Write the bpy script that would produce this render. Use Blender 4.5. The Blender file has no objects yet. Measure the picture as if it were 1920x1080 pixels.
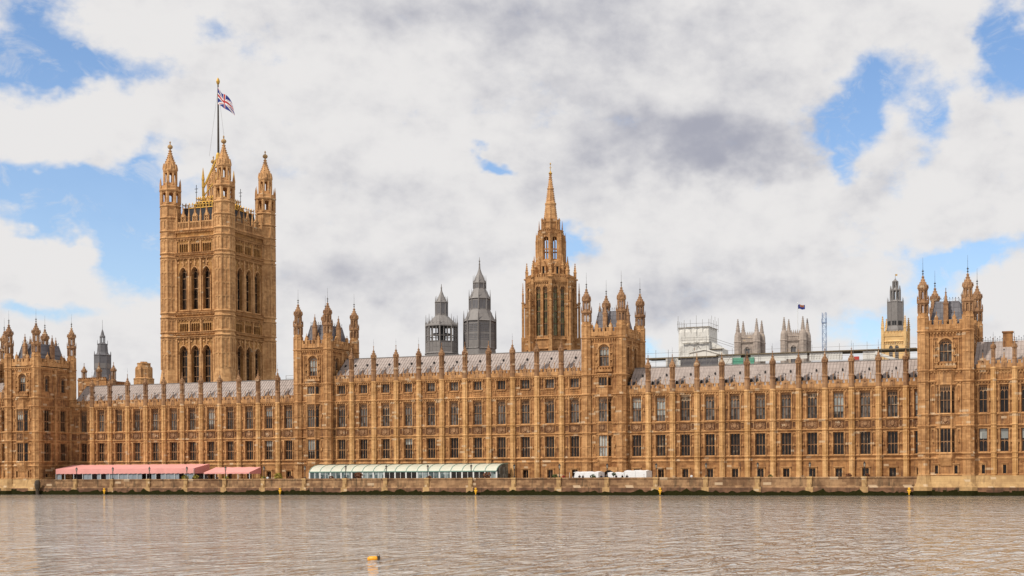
import bpy, bmesh, math, random
from math import pi, sin, cos, sqrt, radians as R, atan2
random.seed(7)
S = bpy.context.scene
COL = S.collection

# ------------------------------------------------------------------ camera
cd = bpy.data.cameras.new('camera'); cam = bpy.data.objects.new('camera', cd); COL.objects.link(cam)
cam.location = (0, -248, 4.7)
# upright view camera: turned 19.2 deg towards the far end of the terrace, 0.3 deg of roll
from mathutils import Matrix
cam.rotation_euler = (Matrix.Rotation(R(19.2), 3, 'Z') @ Matrix.Rotation(R(90), 3, 'X') @ Matrix.Rotation(R(-.3), 3, 'Z')).to_euler()
cd.sensor_width = 36; cd.lens = 36*2425/1920
cd.shift_x = -290/1920; cd.shift_y = 343.5/1920
cd.clip_start = .5; cd.clip_end = 8000
S.camera = cam
S.view_settings.view_transform = 'Standard'; S.view_settings.look = 'None'
S.view_settings.exposure = 0.0; S.view_settings.gamma = 1
S.cycles.max_bounces = 6; S.cycles.diffuse_bounces = 3; S.cycles.glossy_bounces = 3
S.cycles.use_denoising = True; S.cycles.denoiser = 'OPENIMAGEDENOISE'; S.cycles.denoising_input_passes = 'RGB_ALBEDO_NORMAL'; S.cycles.denoising_prefilter = 'ACCURATE'
S.cycles.use_adaptive_sampling = False

# ------------------------------------------------------------------ node helpers
class NT:
    def __init__(s, nt): s.nt = nt; s.n = nt.nodes; s.l = nt.links
    def new(s, t, **kw):
        n = s.n.new(t)
        for k, v in kw.items(): setattr(n, k, v)
        return n
    def put(s, sock, v):
        if v is None: return
        if isinstance(v, bpy.types.NodeSocket): s.l.new(v, sock)
        else: sock.default_value = v
    def m(s, op, a, b=None, c=None, clamp=False):
        n = s.new('ShaderNodeMath', operation=op, use_clamp=clamp)
        s.put(n.inputs[0], a)
        if b is not None: s.put(n.inputs[1], b)
        if c is not None: s.put(n.inputs[2], c)
        return n.outputs[0]
    def v(s, op, a, b=None):
        n = s.new('ShaderNodeVectorMath', operation=op)
        s.put(n.inputs[0], a)
        if b is not None: s.put(n.inputs[1], b)
        return n.outputs['Value'] if op in ('DOT_PRODUCT', 'LENGTH') else n.outputs[0]
    def comb(s, x, y, z):
        n = s.new('ShaderNodeCombineXYZ')
        for i, q in enumerate((x, y, z)): s.put(n.inputs[i], q)
        return n.outputs[0]
    def noise(s, vec, scale, detail=4, rough=.55, dist=0, dim='3D'):
        n = s.new('ShaderNodeTexNoise', noise_dimensions=dim)
        s.put(n.inputs['Vector'], vec); n.inputs['Scale'].default_value = scale
        n.inputs['Detail'].default_value = detail; n.inputs['Roughness'].default_value = rough
        n.inputs['Distortion'].default_value = dist
        return n.outputs['Fac']
    def ss(s, x, lo, hi, a=0., b=1.):
        n = s.new('ShaderNodeMapRange', interpolation_type='SMOOTHSTEP')
        s.put(n.inputs[0], x); n.inputs[1].default_value = lo; n.inputs[2].default_value = hi
        n.inputs[3].default_value = a; n.inputs[4].default_value = b
        return n.outputs[0]
    def mix(s, f, a, b, mode='MIX'):
        n = s.new('ShaderNodeMix', data_type='RGBA', blend_type=mode)
        s.put(n.inputs[0], f)
        for sk, q in ((n.inputs[6], a), (n.inputs[7], b)):
            if isinstance(q, tuple): q = (*q, 1)
            s.put(sk, q)
        return n.outputs[2]
    def bump(s, h, strength=.3, dist=.1):
        n = s.new('ShaderNodeBump'); n.inputs['Strength'].default_value = strength
        n.inputs['Distance'].default_value = dist; s.put(n.inputs['Height'], h)
        return n.outputs[0]

# ------------------------------------------------------------------ sky and sun
SUN_AZ, SUN_EL = -155., 50.   # compass from +Y towards +X
W = bpy.data.worlds.new('World'); S.world = W; W.use_nodes = True
t = NT(W.node_tree); t.n.clear()
out = t.new('ShaderNodeOutputWorld')
sky = t.new('ShaderNodeTexSky', sky_type='NISHITA'); sky.sun_disc = False
sky.sun_elevation = R(SUN_EL); sky.sun_rotation = R(SUN_AZ); sky.air_density = 1.0; sky.dust_density = .6; sky.ozone_density = 2.5
bg = t.new('ShaderNodeBackground'); t.put(bg.inputs[0], t.mix(1., sky.outputs[0], (.92, 1.0, 1.09), 'MULTIPLY')); bg.inputs[1].default_value = .15
geo = t.new('ShaderNodeTexCoord')
sep = t.new('ShaderNodeSeparateXYZ'); t.put(sep.inputs[0], geo.outputs['Generated'])
DX, DY, DZ = sep.outputs
az = t.m('MULTIPLY', t.m('ARCTAN2', DX, DY), 180/pi)
el = t.m('MULTIPLY', t.m('ARCSINE', DZ), 180/pi)
p0 = t.comb(az, t.m('MULTIPLY', el, 1.35), 3.7)
wx = t.noise(p0, .16, 5, .6); wy = t.noise(t.v('ADD', p0, (40, 13, 5)), .16, 5, .6)
a2 = t.m('ADD', az, t.m('MULTIPLY', t.m('SUBTRACT', wx, .5), 7))
e2 = t.m('ADD', el, t.m('MULTIPLY', t.m('SUBTRACT', wy, .5), 5))
def blobs(lst):
    acc = None
    for (ca, ce, sa, se, w) in lst:
        qa = t.m('DIVIDE', t.m('SUBTRACT', a2, ca), sa); qe = t.m('DIVIDE', t.m('SUBTRACT', e2, ce), se)
        g = t.m('EXPONENT', t.m('MULTIPLY', t.m('ADD', t.m('MULTIPLY', qa, qa), t.m('MULTIPLY', qe, qe)), -1.))
        acc = t.m('MULTIPLY', g, w) if acc is None else t.m('MULTIPLY_ADD', g, w, acc)
    return acc
HOLES = [#HOLES
(-46.01,17.56,1.65,1.18,0.80), (-45.64,15.77,2.60,0.95,0.85), (-43.52,15.72,2.84,0.66,0.60), (-40.92,16.31,1.42,0.59,0.40), (-38.64,17.34,1.18,0.59,0.45), (-45.85,11.66,4.73,1.06,0.95), (-41.96,11.79,3.07,0.83,0.75), (-42.76,10.26,3.55,1.18,0.75), (-45.12,6.66,2.60,0.59,0.60), (-41.77,8.63,1.65,1.42,0.80), (-45.01,8.44,1.89,0.95,-0.90), (-45.86,9.82,1.42,0.47,0.30), (-11.02,14.79,1.77,1.30,1.00), (-9.63,16.56,1.42,1.06,0.80), (-7.24,15.36,0.95,1.54,0.80), (-4.43,17.59,1.42,1.89,1.20), (-3.67,15.96,1.18,0.95,0.70), (-11.38,13.59,0.95,0.83,0.40), (-26.76,13.45,1.06,0.33,0.75), (-22.92,10.02,0.76,0.76,0.95), (-5.70,9.35,2.60,0.66,0.95), (-7.73,8.07,2.13,1.18,0.70), (-10.72,6.32,2.36,1.06,0.60), (-19.41,5.62,1.06,0.90,0.65), 
]
SHADE = [#SHADE
(-17.00,13.84,5.91,1.18,0.58), (-21.48,15.08,6.15,2.13,0.17), (-15.57,17.21,5.67,1.65,0.12), (-27.31,19.25,8.04,1.18,0.22), (-33.28,8.34,4.02,1.06,0.22), (-16.09,8.50,4.26,1.06,0.17), (-30.57,10.45,2.60,1.30,0.14), (-23.81,19.56,6.15,1.18,0.18), (-33.70,13.19,3.31,2.13,0.08), (-19.16,8.06,4.02,0.83,0.15), (-43.53,14.12,4.26,1.06,-0.18), (-45.30,8.42,2.13,1.06,-0.25), (-8.63,11.71,4.26,1.30,-0.12), (-29.64,14.24,3.31,2.13,-0.10), (-4.38,6.60,1.65,1.18,-0.25), (-31.93,10.18,1.18,0.71,-0.15), (-40.50,17.66,4.26,1.18,-0.10), 
]
def field(off):
    q0 = t.v('ADD', p0, off) if off else p0
    return t.m('ADD', t.m('MULTIPLY', t.m('SUBTRACT', t.noise(q0, .26, 9, .60), .5), 1.3), t.m('MULTIPLY', t.m('SUBTRACT', t.noise(t.v('ADD', q0, (7, 70, 1)), .8, 8, .6), .5), .75))
hol = blobs(HOLES)
f0 = field(None)
dens = t.m('ADD', t.m('SUBTRACT', .80, hol), f0)
wisp = t.noise(t.v('ADD', p0, (3, 33, 60)), .5, 8, .68, .6)
cover = t.m('MAXIMUM', t.ss(dens, -.02, .66), t.m('MULTIPLY', t.ss(wisp, .46, .70), .45))
# lit tops and shaded undersides: density falling off towards the sun side reads bright
def soft(off):
    q0 = t.v('ADD', p0, off) if off else p0
    return t.m('ADD', t.noise(q0, .26, 5, .55), t.m('MULTIPLY', t.noise(q0, .9, 4, .55), .35))
edge = t.m('SUBTRACT', soft(None), soft((-.5, 1.5, 0)))
nb = t.noise(t.v('ADD', p0, (90, 20, 8)), .2, 8, .6, .3)
br = t.m('ADD', t.m('SUBTRACT', .89, blobs(SHADE)), t.m('ADD', t.m('MULTIPLY', t.m('SUBTRACT', nb, .5), .38), t.m('MULTIPLY', edge, .85)))
br = t.m('SUBTRACT', br, t.m('MULTIPLY', t.ss(dens, .6, 1.3), .12))
brc = t.ss(br, .12, 1.0)
ccol = t.mix(brc, (.40, .41, .48), (.835, .82, .815))
cb = t.new('ShaderNodeBackground'); t.put(cb.inputs[0], ccol); cb.inputs[1].default_value = .98
# soft pale veil thickening towards the skyline
veil = t.m('MULTIPLY', t.ss(el, 20, 0), .2)
cover = t.m('MAXIMUM', cover, veil)
mx = t.new('ShaderNodeMixShader'); t.put(mx.inputs[0], cover); t.l.new(bg.outputs[0], mx.inputs[1]); t.l.new(cb.outputs[0], mx.inputs[2])
t.l.new(mx.outputs[0], out.inputs[0])
sd = bpy.data.lights.new('sun', 'SUN'); sd.energy = 3.3; sd.angle = R(2.5); sd.color = (1, .93, .82)
sun = bpy.data.objects.new('sun', sd); COL.objects.link(sun)
az_, el_ = R(SUN_AZ), R(SUN_EL)
from mathutils import Vector
sun.rotation_euler = Vector((sin(az_)*cos(el_), cos(az_)*cos(el_), sin(el_))).to_track_quat('Z', 'Y').to_euler()
sun.location = (-100, -200, 200)

# ------------------------------------------------------------------ materials
MATS = {}
def material(name):
    m = bpy.data.materials.new(name); m.use_nodes = True
    q = NT(m.node_tree); b = q.n['Principled BSDF']; MATS[name] = m
    return m, q, b
def plain(name, col, rough=.6, metal=0, var=.12, scale=3., spec=.4, bump=0):
    m, q, b = material(name)
    g = q.new('ShaderNodeNewGeometry').outputs['Position']
    f = q.noise(g, scale, 4, .6)
    d = tuple(c*(1-var*2) for c in col); l = tuple(min(1, c*(1+var*1.5)) for c in col)
    q.put(b.inputs['Base Color'], q.mix(f, d, l))
    b.inputs['Roughness'].default_value = rough; b.inputs['Metallic'].default_value = metal
    b.inputs['Specular IOR Level'].default_value = spec
    if bump: q.put(b.inputs['Normal'], q.bump(f, bump, .05))
    return m
def stone(name, light, dark, soot, blk=(.95, .42), pale=.965, streak=.55, carve=.22):
    m, q, b = material(name)
    g = q.new('ShaderNodeNewGeometry').outputs['Position']
    s = q.new('ShaderNodeSeparateXYZ'); q.put(s.inputs[0], g)
    u = q.m('ADD', s.outputs[0], q.m('MULTIPLY', s.outputs[1], .83)); z = s.outputs[2]
    row = q.m('FLOOR', q.m('DIVIDE', z, blk[1]))
    uu = q.m('ADD', q.m('DIVIDE', u, blk[0]), q.m('MULTIPLY', q.m('MODULO', row, 2), .5))
    wn = q.new('ShaderNodeTexWhiteNoise', noise_dimensions='2D'); q.put(wn.inputs['Vector'], q.comb(q.m('FLOOR', uu), row, 0))
    bid = wn.outputs['Value']
    big = q.noise(g, .16, 5, .65); mid = q.noise(g, .9, 3, .6)
    tone = q.m('ADD', q.m('MULTIPLY', q.m('SUBTRACT', bid, .5), .42), q.m('ADD', q.m('MULTIPLY', q.m('SUBTRACT', big, .5), 1.5), q.m('MULTIPLY_ADD', mid, 1.1, -.05)))
    c = q.mix(q.ss(tone, .0, 1.0), dark, light)
    st = q.noise(q.v('MULTIPLY', g, (1.5, 1.5, .16)), 1.0, 5, .7)
    big2 = q.noise(q.v('ADD', g, (31, 7, 3)), .22, 3, .5)
    c = q.mix(q.m('MULTIPLY', q.m('MULTIPLY', q.ss(st, .46, .68), streak), q.ss(big2, .30, .58)), c, soot)
    c = q.mix(q.m('MULTIPLY', q.m('GREATER_THAN', bid, pale), .65), c, (.56, .43, .29))
    fu = q.m('FRACT', uu); fz = q.m('FRACT', q.m('DIVIDE', z, blk[1]))
    jn = q.m('MAXIMUM', q.m('LESS_THAN', fu, .035), q.m('LESS_THAN', fz, .07))
    c = q.mix(q.m('MULTIPLY', jn, .28), c, soot)
    q.put(b.inputs['Base Color'], c)
    b.inputs['Roughness'].default_value = .85; b.inputs['Specular IOR Level'].default_value = .25
    cv = q.noise(g, 4.0, 2, .5)
    h = q.m('SUBTRACT', q.m('MULTIPLY_ADD', cv, 1.0, q.m('MULTIPLY', mid, .5)), q.m('MULTIPLY', jn, .3))
    q.put(b.inputs['Normal'], q.bump(h, carve, .07))
    return m
stone('stone', (.60, .336, .147), (.32, .155, .06), (.12, .062, .036))
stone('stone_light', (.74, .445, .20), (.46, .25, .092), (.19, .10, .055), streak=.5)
stone('stone_weathered', (.43, .245, .125), (.22, .115, .06), (.085, .05, .035))
stone('stone_wall', (.48, .245, .097), (.205, .09, .035), (.085, .045, .03), streak=.85)  # recessed walls: weathering and recess shade both put into the darker brown
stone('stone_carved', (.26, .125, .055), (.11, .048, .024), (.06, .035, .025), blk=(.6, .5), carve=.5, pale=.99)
stone('stone_clean', (.82, .56, .27), (.66, .42, .185), (.4, .26, .13), streak=.2, pale=1.1)
stone('wet_stone', (.24, .125, .07), (.10, .05, .03), (.05, .035, .02), blk=(1.6, .5), pale=1.1, streak=.9)
stone('stone_pale', (.54, .35, .16), (.36, .22, .10), (.18, .11, .06), streak=.6)
stone('stone_tower', (.68, .395, .18), (.42, .215, .09), (.17, .09, .048), blk=(1.1, .5), streak=.6, pale=.996)
stone('stone_tower_wall', (.52, .28, .098), (.27, .128, .043), (.10, .055, .034), blk=(1.1, .5), streak=.8, pale=.998)  # darker than the turrets: shade of recesses and jambs put into the colour
stone('abbey_stone', (.50, .42, .36), (.33, .27, .235), (.16, .13, .12), blk=(1.2, .6), pale=.99)
stone('river_stone', (.40, .24, .125), (.15, .078, .04), (.07, .048, .028), blk=(1.6, .5), pale=.97, streak=.9)
def roof_mat(name, light, dark, du=.66, dv=.8):
    m, q, b = material(name)
    g = q.new('ShaderNodeNewGeometry').outputs['Position']
    s = q.new('ShaderNodeSeparateXYZ'); q.put(s.inputs[0], g)
    row = q.m('FLOOR', q.m('DIVIDE', s.outputs[2], dv)); uu = q.m('DIVIDE', s.outputs[0], du)
    wn = q.new('ShaderNodeTexWhiteNoise', noise_dimensions='2D'); q.put(wn.inputs['Vector'], q.comb(q.m('FLOOR', uu), row, 0))
    tone = q.m('ADD', q.m('MULTIPLY', wn.outputs['Value'], .4), q.m('MULTIPLY', q.noise(q.v('MULTIPLY', g, (1, 1, .6)), .25, 4, .6), .9))
    c = q.mix(q.ss(tone, .15, 1.0), dark, light)
    jn = q.m('MAXIMUM', q.m('LESS_THAN', q.m('FRACT', uu), .1), q.m('LESS_THAN', q.m('FRACT', q.m('DIVIDE', s.outputs[2], dv)), .07))
    c = q.mix(q.m('MULTIPLY', jn, .5), c, tuple(x*.45 for x in dark))
    q.put(b.inputs['Base Color'], c); b.inputs['Roughness'].default_value = .6; b.inputs['Specular IOR Level'].default_value = .2
    q.put(b.inputs['Normal'], q.bump(jn, .5, .05))
roof_mat('roof_metal', (.40, .335, .305), (.30, .248, .225))
roof_mat('roof_mansard', (.20, .195, .215), (.105, .10, .115), .8, .9)
roof_mat('roof_dark', (.055, .055, .062), (.022, .022, .026), .9, .9)
plain('lead', (.225, .208, .20), .55, 0, .18, 1.5, bump=.2)
plain('lead_dark', (.145, .14, .15), .55, 0, .2, 1.2, bump=.2)
plain('iron', (.022, .022, .024), .5, .2, .2)
plain('gold', (.60, .36, .08), .42, .7, .15)
plain('white_sheet', (.72, .70, .66), .7, 0, .06, .5, bump=.4)
plain('scaffold', (.26, .24, .22), .5, .5, .2)
plain('scaffold_board', (.19, .145, .09), .8, 0, .25)
plain('pink_canvas', (.74, .34, .31), .8, 0, .1, .45, bump=.2)
plain('pink_canvas_deep', (.64, .25, .24), .8, 0, .1, .45)
plain('blue_grey_panel', (.26, .30, .34), .5, 0, .15, .8)
plain('green_roof', (.56, .555, .455), .45, 0, .12, .6)
plain('green_frame', (.17, .30, .25), .5, 0, .1)
plain('white_paint', (.72, .73, .72), .45, 0, .06)
plain('tent_white', (.78, .78, .80), .75, 0, .04, 1.2, bump=.4)
plain('net_green', (.12, .36, .25), .8, 0, .2)
plain('red_paint', (.48, .055, .04), .5)
plain('yellow_paint', (.80, .42, .02), .45, 0, .12)
plain('orange_buoy', (.86, .36, .015), .38, 0, .12, 6.)
plain('timber_wet', (.055, .04, .026), .6, 0, .3)
plain('algae', (.022, .021, .006), .95, 0, .35, 2.2, bump=1., spec=.05)
plain('paving', (.33, .28, .22), .85, 0, .15)
plain('town_ground', (.12, .115, .10), .9, 0, .2)
plain('leaf', (.055, .09, .022), .8, 0, .35, 6.)
plain('leaf_yellow', (.30, .24, .035), .8, 0, .3, 6.)
plain('leaf_rust', (.16, .06, .025), .8, 0, .3, 6.)
plain('terracotta', (.26, .11, .06), .8)
plain('cloth_dark', (.014, .014, .02), .85)
plain('cloth_white', (.72, .72, .72), .85)
plain('cloth_red', (.42, .03, .03), .85)
plain('skin', (.48, .27, .19), .6)
plain('hair', (.03, .02, .015), .7)
plain('crane_blue', (.20, .27, .42), .5)
plain('flag_blue_plain', (.02, .035, .20), .8)
plain('flag_orange', (.34, .13, .06), .8)
plain('lamp_glass', (.50, .46, .38), .2)
def glass(name, cols, rough=.06, sp=.5, leads=0):
    m, q, b = material(name)
    oi = q.new('ShaderNodeObjectInfo').outputs['Random']
    g = q.new('ShaderNodeNewGeometry').outputs['Position']
    s = q.new('ShaderNodeSeparateXYZ'); q.put(s.inputs[0], g)
    u = q.m('ADD', s.outputs[0], s.outputs[1]); z = s.outputs[2]
    wn = q.new('ShaderNodeTexWhiteNoise', noise_dimensions='2D')
    q.put(wn.inputs['Vector'], q.comb(q.m('FLOOR', q.m('MULTIPLY', u, 1.7)), q.m('FLOOR', q.m('MULTIPLY', z, .7)), 0))
    f = q.m('ADD', q.m('MULTIPLY', wn.outputs['Value'], .6), q.m('MULTIPLY', oi, .4))
    f = q.m('ADD', f, q.m('MULTIPLY', q.m('SUBTRACT', q.noise(g, 1.6, 3), .5), .8))
    c = q.mix(q.ss(f, .25, .95), cols[0], cols[1])
    q.put(b.inputs['Base Color'], c); b.inputs['Roughness'].default_value = rough
    b.inputs['Specular IOR Level'].default_value = sp
    q.put(b.inputs['Normal'], q.bump(q.noise(g, 3.5, 2), .12, .05))
glass('glass_dark', ((.010, .007, .006), (.04, .03, .024)), .1, .3)
glass('glass_grey', ((.035, .030, .027), (.16, .142, .128)), .18, .22)
glass('glass_blind', ((.22, .23, .22), (.42, .43, .40)), .25)
glass('glass_green', ((.03, .03, .015), (.20, .20, .07)), .12)
glass('glass_terrace', ((.05, .075, .08), (.34, .40, .40)), .08)

# river
m, q, b = material('river_water')
g = q.new('ShaderNodeNewGeometry').outputs['Position']
g2 = q.v('MULTIPLY', g, (1., .38, 1)); g3 = q.v('MULTIPLY', g, (.55, .6, 1))
w1 = q.noise(g2, .85, 3, .55, .6); w2 = q.noise(g3, .34, 2, .5, .4); w3 = q.noise(g, .07, 2, .5)
sp_ = q.new('ShaderNodeSeparateXYZ'); q.put(sp_.inputs[0], g)
calm = q.ss(sp_.outputs[1], -75, -32, 1., .2)
patch = q.m('MULTIPLY', calm, q.ss(q.noise(q.v('MULTIPLY', g, (.6, 1, 1)), .035, 3, .55), .35, .65, .55, 1.15))
h = q.m('ADD', q.m('MULTIPLY', q.m('MULTIPLY', q.m('POWER', w1, 2.2), 1.75), patch), q.m('ADD', q.m('MULTIPLY', q.m('MULTIPLY', w2, .42), calm), q.m('MULTIPLY', q.m('MULTIPLY', w3, .6), calm)))
q.put(b.inputs['Normal'], q.bump(h, 1., 1.))
big = q.noise(q.v('MULTIPLY', g, (.5, 1, 1)), .05, 4, .6)
q.put(b.inputs['Base Color'], q.mix(big, (.385, .335, .29), (.45, .40, .355)))
b.inputs['Roughness'].default_value = .06; b.inputs['IOR'].default_value = 1.95

# ------------------------------------------------------------------ mesh builder
class MB:
    def __init__(s): s.v = []; s.f = []; s.mi = []; s.cur = 0; s.frame()
    def frame(s, ox=0, oy=0, ang=0, oz=0):
        s.o = (ox, oy, oz); s.c, s.s = cos(R(ang)), sin(R(ang)); return s
    def P(s, u, v, z):
        s.v.append((s.o[0]+u*s.c-v*s.s, s.o[1]+u*s.s+v*s.c, s.o[2]+z)); return len(s.v)-1
    def F(s, *ids): s.f.append(ids); s.mi.append(s.cur)
    def quad(s, *pts): s.F(*[s.P(*p) for p in pts])
    def box(s, u0, u1, v0, v1, z0, z1):
        a = [s.P(u, v, z) for z in (z0, z1) for v in (v0, v1) for u in (u0, u1)]
        for q in ((0, 2, 3, 1), (4, 5, 7, 6), (0, 1, 5, 4), (2, 6, 7, 3), (0, 4, 6, 2), (1, 3, 7, 5)): s.F(*[a[i] for i in q])
        return s
    def lathe(s, cu, cv, prof, n=8, rot=pi/8, cap=True, sq=1.):
        rings = []
        for r, z in prof:
            rings.append([s.P(cu+r*cos(rot+2*pi*i/n), cv+sq*r*sin(rot+2*pi*i/n), z) for i in range(n)])
        for a, b in zip(rings, rings[1:]):
            for i in range(n): s.F(a[i], a[(i+1) % n], b[(i+1) % n], b[i])
        if cap: s.F(*reversed(rings[0])); s.F(*rings[-1])
        return s
    def prism(s, pts, v0, v1):      # outline in (u,z), extruded along v
        n = len(pts); a = [s.P(u, v0, z) for u, z in pts]; b = [s.P(u, v1, z) for u, z in pts]
        s.F(*a); s.F(*reversed(b))
        for i in range(n): s.F(a[(i+1) % n], a[i], b[i], b[(i+1) % n])
        return s
    def slab(s, pts, z0, z1):       # outline in (u,v), extruded up
        n = len(pts); a = [s.P(u, v, z0) for u, v in pts]; b = [s.P(u, v, z1) for u, v in pts]
        s.F(*reversed(a)); s.F(*b)
        for i in range(n): s.F(a[i], a[(i+1) % n], b[(i+1) % n], b[i])
        return s
    def hip(s, u0, u1, v0, v1, z0, z1, iu, iv):   # truncated pyramid
        a = [s.P(u, v, z0) for u, v in ((u0, v0), (u1, v0), (u1, v1), (u0, v1))]
        b = [s.P(u, v, z1) for u, v in ((u0+iu, v0+iv), (u1-iu, v0+iv), (u1-iu, v1-iv), (u0+iu, v1-iv))]
        s.F(*reversed(a)); s.F(*b)
        for i in range(4): s.F(a[i], a[(i+1) % 4], b[(i+1) % 4], b[i])
        return s
    def tube(s, p, q, r, n=5):
        p, q = Vector(p), Vector(q); d = (q-p).normalized()
        x = d.orthogonal().normalized(); y = d.cross(x)
        A = [s.P(*(p+(x*cos(2*pi*i/n)+y*sin(2*pi*i/n))*r)) for i in range(n)]
        B = [s.P(*(q+(x*cos(2*pi*i/n)+y*sin(2*pi*i/n))*r)) for i in range(n)]
        for i in range(n): s.F(A[i], A[(i+1) % n], B[(i+1) % n], B[i])
        s.F(*reversed(A)); s.F(*B); return s
    def ball(s, c, r, n=8, m=5, sz=1.):
        c = Vector(c)
        return s.lathe(c[0], c[1], [(max(.001, r*sin(pi*k/m)), c[2]-r*sz*cos(pi*k/m)) for k in range(m+1)], n, 0, True)
    def wall(s, u0, u1, z0, z1, holes=(), v=0, depth=.55):
        us = sorted({u0, u1, *[h[0] for h in holes], *[h[1] for h in holes]}); us = [x for x in us if u0 <= x <= u1]
        zs = sorted({z0, z1, *[h[2] for h in holes], *[h[3] for h in holes]}); zs = [x for x in zs if z0 <= x <= z1]
        for a, b in zip(us, us[1:]):
            for c, d in zip(zs, zs[1:]):
                mu, mz = (a+b)/2, (c+d)/2
                if any(h[0] < mu < h[1] and h[2] < mz < h[3] for h in holes): continue
                s.quad((a, v, c), (b, v, c), (b, v, d), (a, v, d))
        for hh_ in holes:
            a, b, c, d = hh_[:4]; w = v+(hh_[4] if len(hh_) > 4 else depth)
            s.quad((a, v, c), (a, v, d), (a, w, d), (a, w, c)); s.quad((b, v, d), (b, v, c), (b, w, c), (b, w, d))
            s.quad((a, v, d), (b, v, d), (b, w, d), (a, w, d)); s.quad((b, v, c), (a, v, c), (a, w, c), (b, w, c))
        return s
    def arch_fill(s, a, b, zs, za, zt, v0, v1, n=4):
        """stone between a pointed arch (springing zs, apex za) and a flat top zt over the span a..b"""
        mid = (a+b)/2; L = []
        for i in range(n+1):
            t_ = i/n; L.append((a+(mid-a)*(1-cos(t_*pi/2*.92))/(1-cos(pi/2*.92)), zs+(za-zs)*sin(t_*pi/2*.92)/sin(pi/2*.92)))
        Rr = [(a+b-u, z) for u, z in reversed(L)]
        c = L+Rr[1:]
        for (p, q) in zip(c, c[1:]):
            s.quad((p[0], v0, p[1]), (q[0], v0, q[1]), (q[0], v0, zt), (p[0], v0, zt))
            s.quad((p[0], v0, p[1]), (p[0], v1, p[1]), (q[0], v1, q[1]), (q[0], v0, q[1]))
        return s
    def mesh(s, name, mats, shift=(0, 0, 0)):
        me = bpy.data.meshes.new(name)
        me.from_pydata([(x-shift[0], y-shift[1], z-shift[2]) for x, y, z in s.v], [], s.f)
        if isinstance(mats, str): mats = [mats]
        for k in mats: me.materials.append(MATS[k])
        if len(mats) > 1:
            for p, i in zip(me.polygons, s.mi): p.material_index = i
        me.update(); return me
    def build(s, name, mats, parent=None, base=None):
        sh = base if base else (parent.get('base', (0, 0, 0)) if parent else (0, 0, 0))
        o = bpy.data.objects.new(name, s.mesh(name, mats, sh)); COL.objects.link(o)
        if parent: o.parent = parent
        else: o.location = sh
        return o
def tag(o, label, cat, group=None, kind=None):
    if label: o['label'] = label
    if cat: o['category'] = cat
    if group: o['group'] = group
    if kind: o['kind'] = kind
    return o
def thing(name, label, cat, loc, group=None):
    o = bpy.data.objects.new(name, None); COL.objects.link(o); o.location = loc; o.empty_display_size = .1
    o['base'] = loc
    return tag(o, label, cat, group)
def inst(name, me, parent, loc, rot=0, sc=None):
    o = bpy.data.objects.new(name, me); COL.objects.link(o)
    b = parent.get('base', (0, 0, 0)) if parent else (0, 0, 0)
    o.location = (loc[0]-b[0], loc[1]-b[1], loc[2]-b[2]); o.rotation_euler = (0, 0, R(rot)); o.parent = parent
    if sc: o.scale = sc
    return o
def sub(name, me, part):
    o = bpy.data.objects.new(name, me); COL.objects.link(o); o.parent = part; return o
def copy_tree(o, parent=None):
    c = o.copy(); COL.objects.link(c); c.parent = parent
    for ch in list(o.children): copy_tree(ch, c)
    return c

# ------------------------------------------------------------------ shared pieces
CACHE = {}
def window_meshes(w, h, lights, style, gl):
    key = (round(w, 2), round(h, 2), lights, style, gl)
    if key in CACHE: return CACHE[key]
    f = MB(); d0, d1 = 0., .2; bw = .06; mw = .075 if w > 1.2 else .065
    f.box(-w/2, -w/2+bw, d0, d1, 0, h); f.box(w/2-bw, w/2, d0, d1, 0, h)
    f.box(-w/2+bw, w/2-bw, d0, d1, 0, .08)
    lw = (w-2*bw-(lights-1)*mw)/lights
    edges = [(-w/2+bw+i*(lw+mw), -w/2+bw+i*(lw+mw)+lw) for i in range(lights)]
    zr = h*.47
    if style in ('flat', 'trac', 'arch'):
        f.box(-w/2+bw, w/2-bw, d0-.03, d1-.02, zr-.05, zr+.05)
    if style == 'tall':
        for k in (.25, .5, .75): f.box(-w/2+bw, w/2-bw, d0-.02, d1-.02, h*k-.09, h*k+.09)
    if style == 'row': zr = None
    top = h
    if style in ('trac', 'arch', 'tall'):
        zsp = h*(.74 if style != 'tall' else .86)
        for i, (a, b) in enumerate(edges):
            f.arch_fill(a, b, zsp-.1, zsp+lw*.55, zsp+lw*.62, d0+.02, d1)
            m_ = (a+b)/2
            f.box(m_-.04, m_+.04, d0+.03, d1, zsp+lw*.62, h)              # tracery bars over each light
            for (aa, bb) in ((a, m_-.04), (m_+.04, b)): f.arch_fill(aa, bb, h-.55 if style != 'tall' else h-.9, h-.3, h, d0+.03, d1, 2)
            if i: f.box(a-mw, a, d0, d1, .08, h)
        if style == 'arch' or style == 'tall':
            f.arch_fill(-w/2, w/2, h-w*.62, h-.02, h+.06, d0-.06, d1)
    else:
        for i, (a, b) in enumerate(edges):
            f.arch_fill(a, b, h-lw*.62-.06, h-.07, h, d0+.02, d1)
            if i: f.box(a-mw, a, d0, d1, .08, h)
        if style == 'flat':
            for a, b in edges: f.arch_fill(a, b, zr-.06-lw*.55, zr-.08, zr-.02, d0+.03, d1, 3)
    g_ = MB(); g_.quad((-w/2, d1-.05, 0), (w/2, d1-.05, 0), (w/2, d1-.05, h), (-w/2, d1-.05, h))
    CACHE[key] = (f.mesh('window', 'stone_weathered'), g_.mesh('window_glass', gl)); return CACHE[key]
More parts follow.
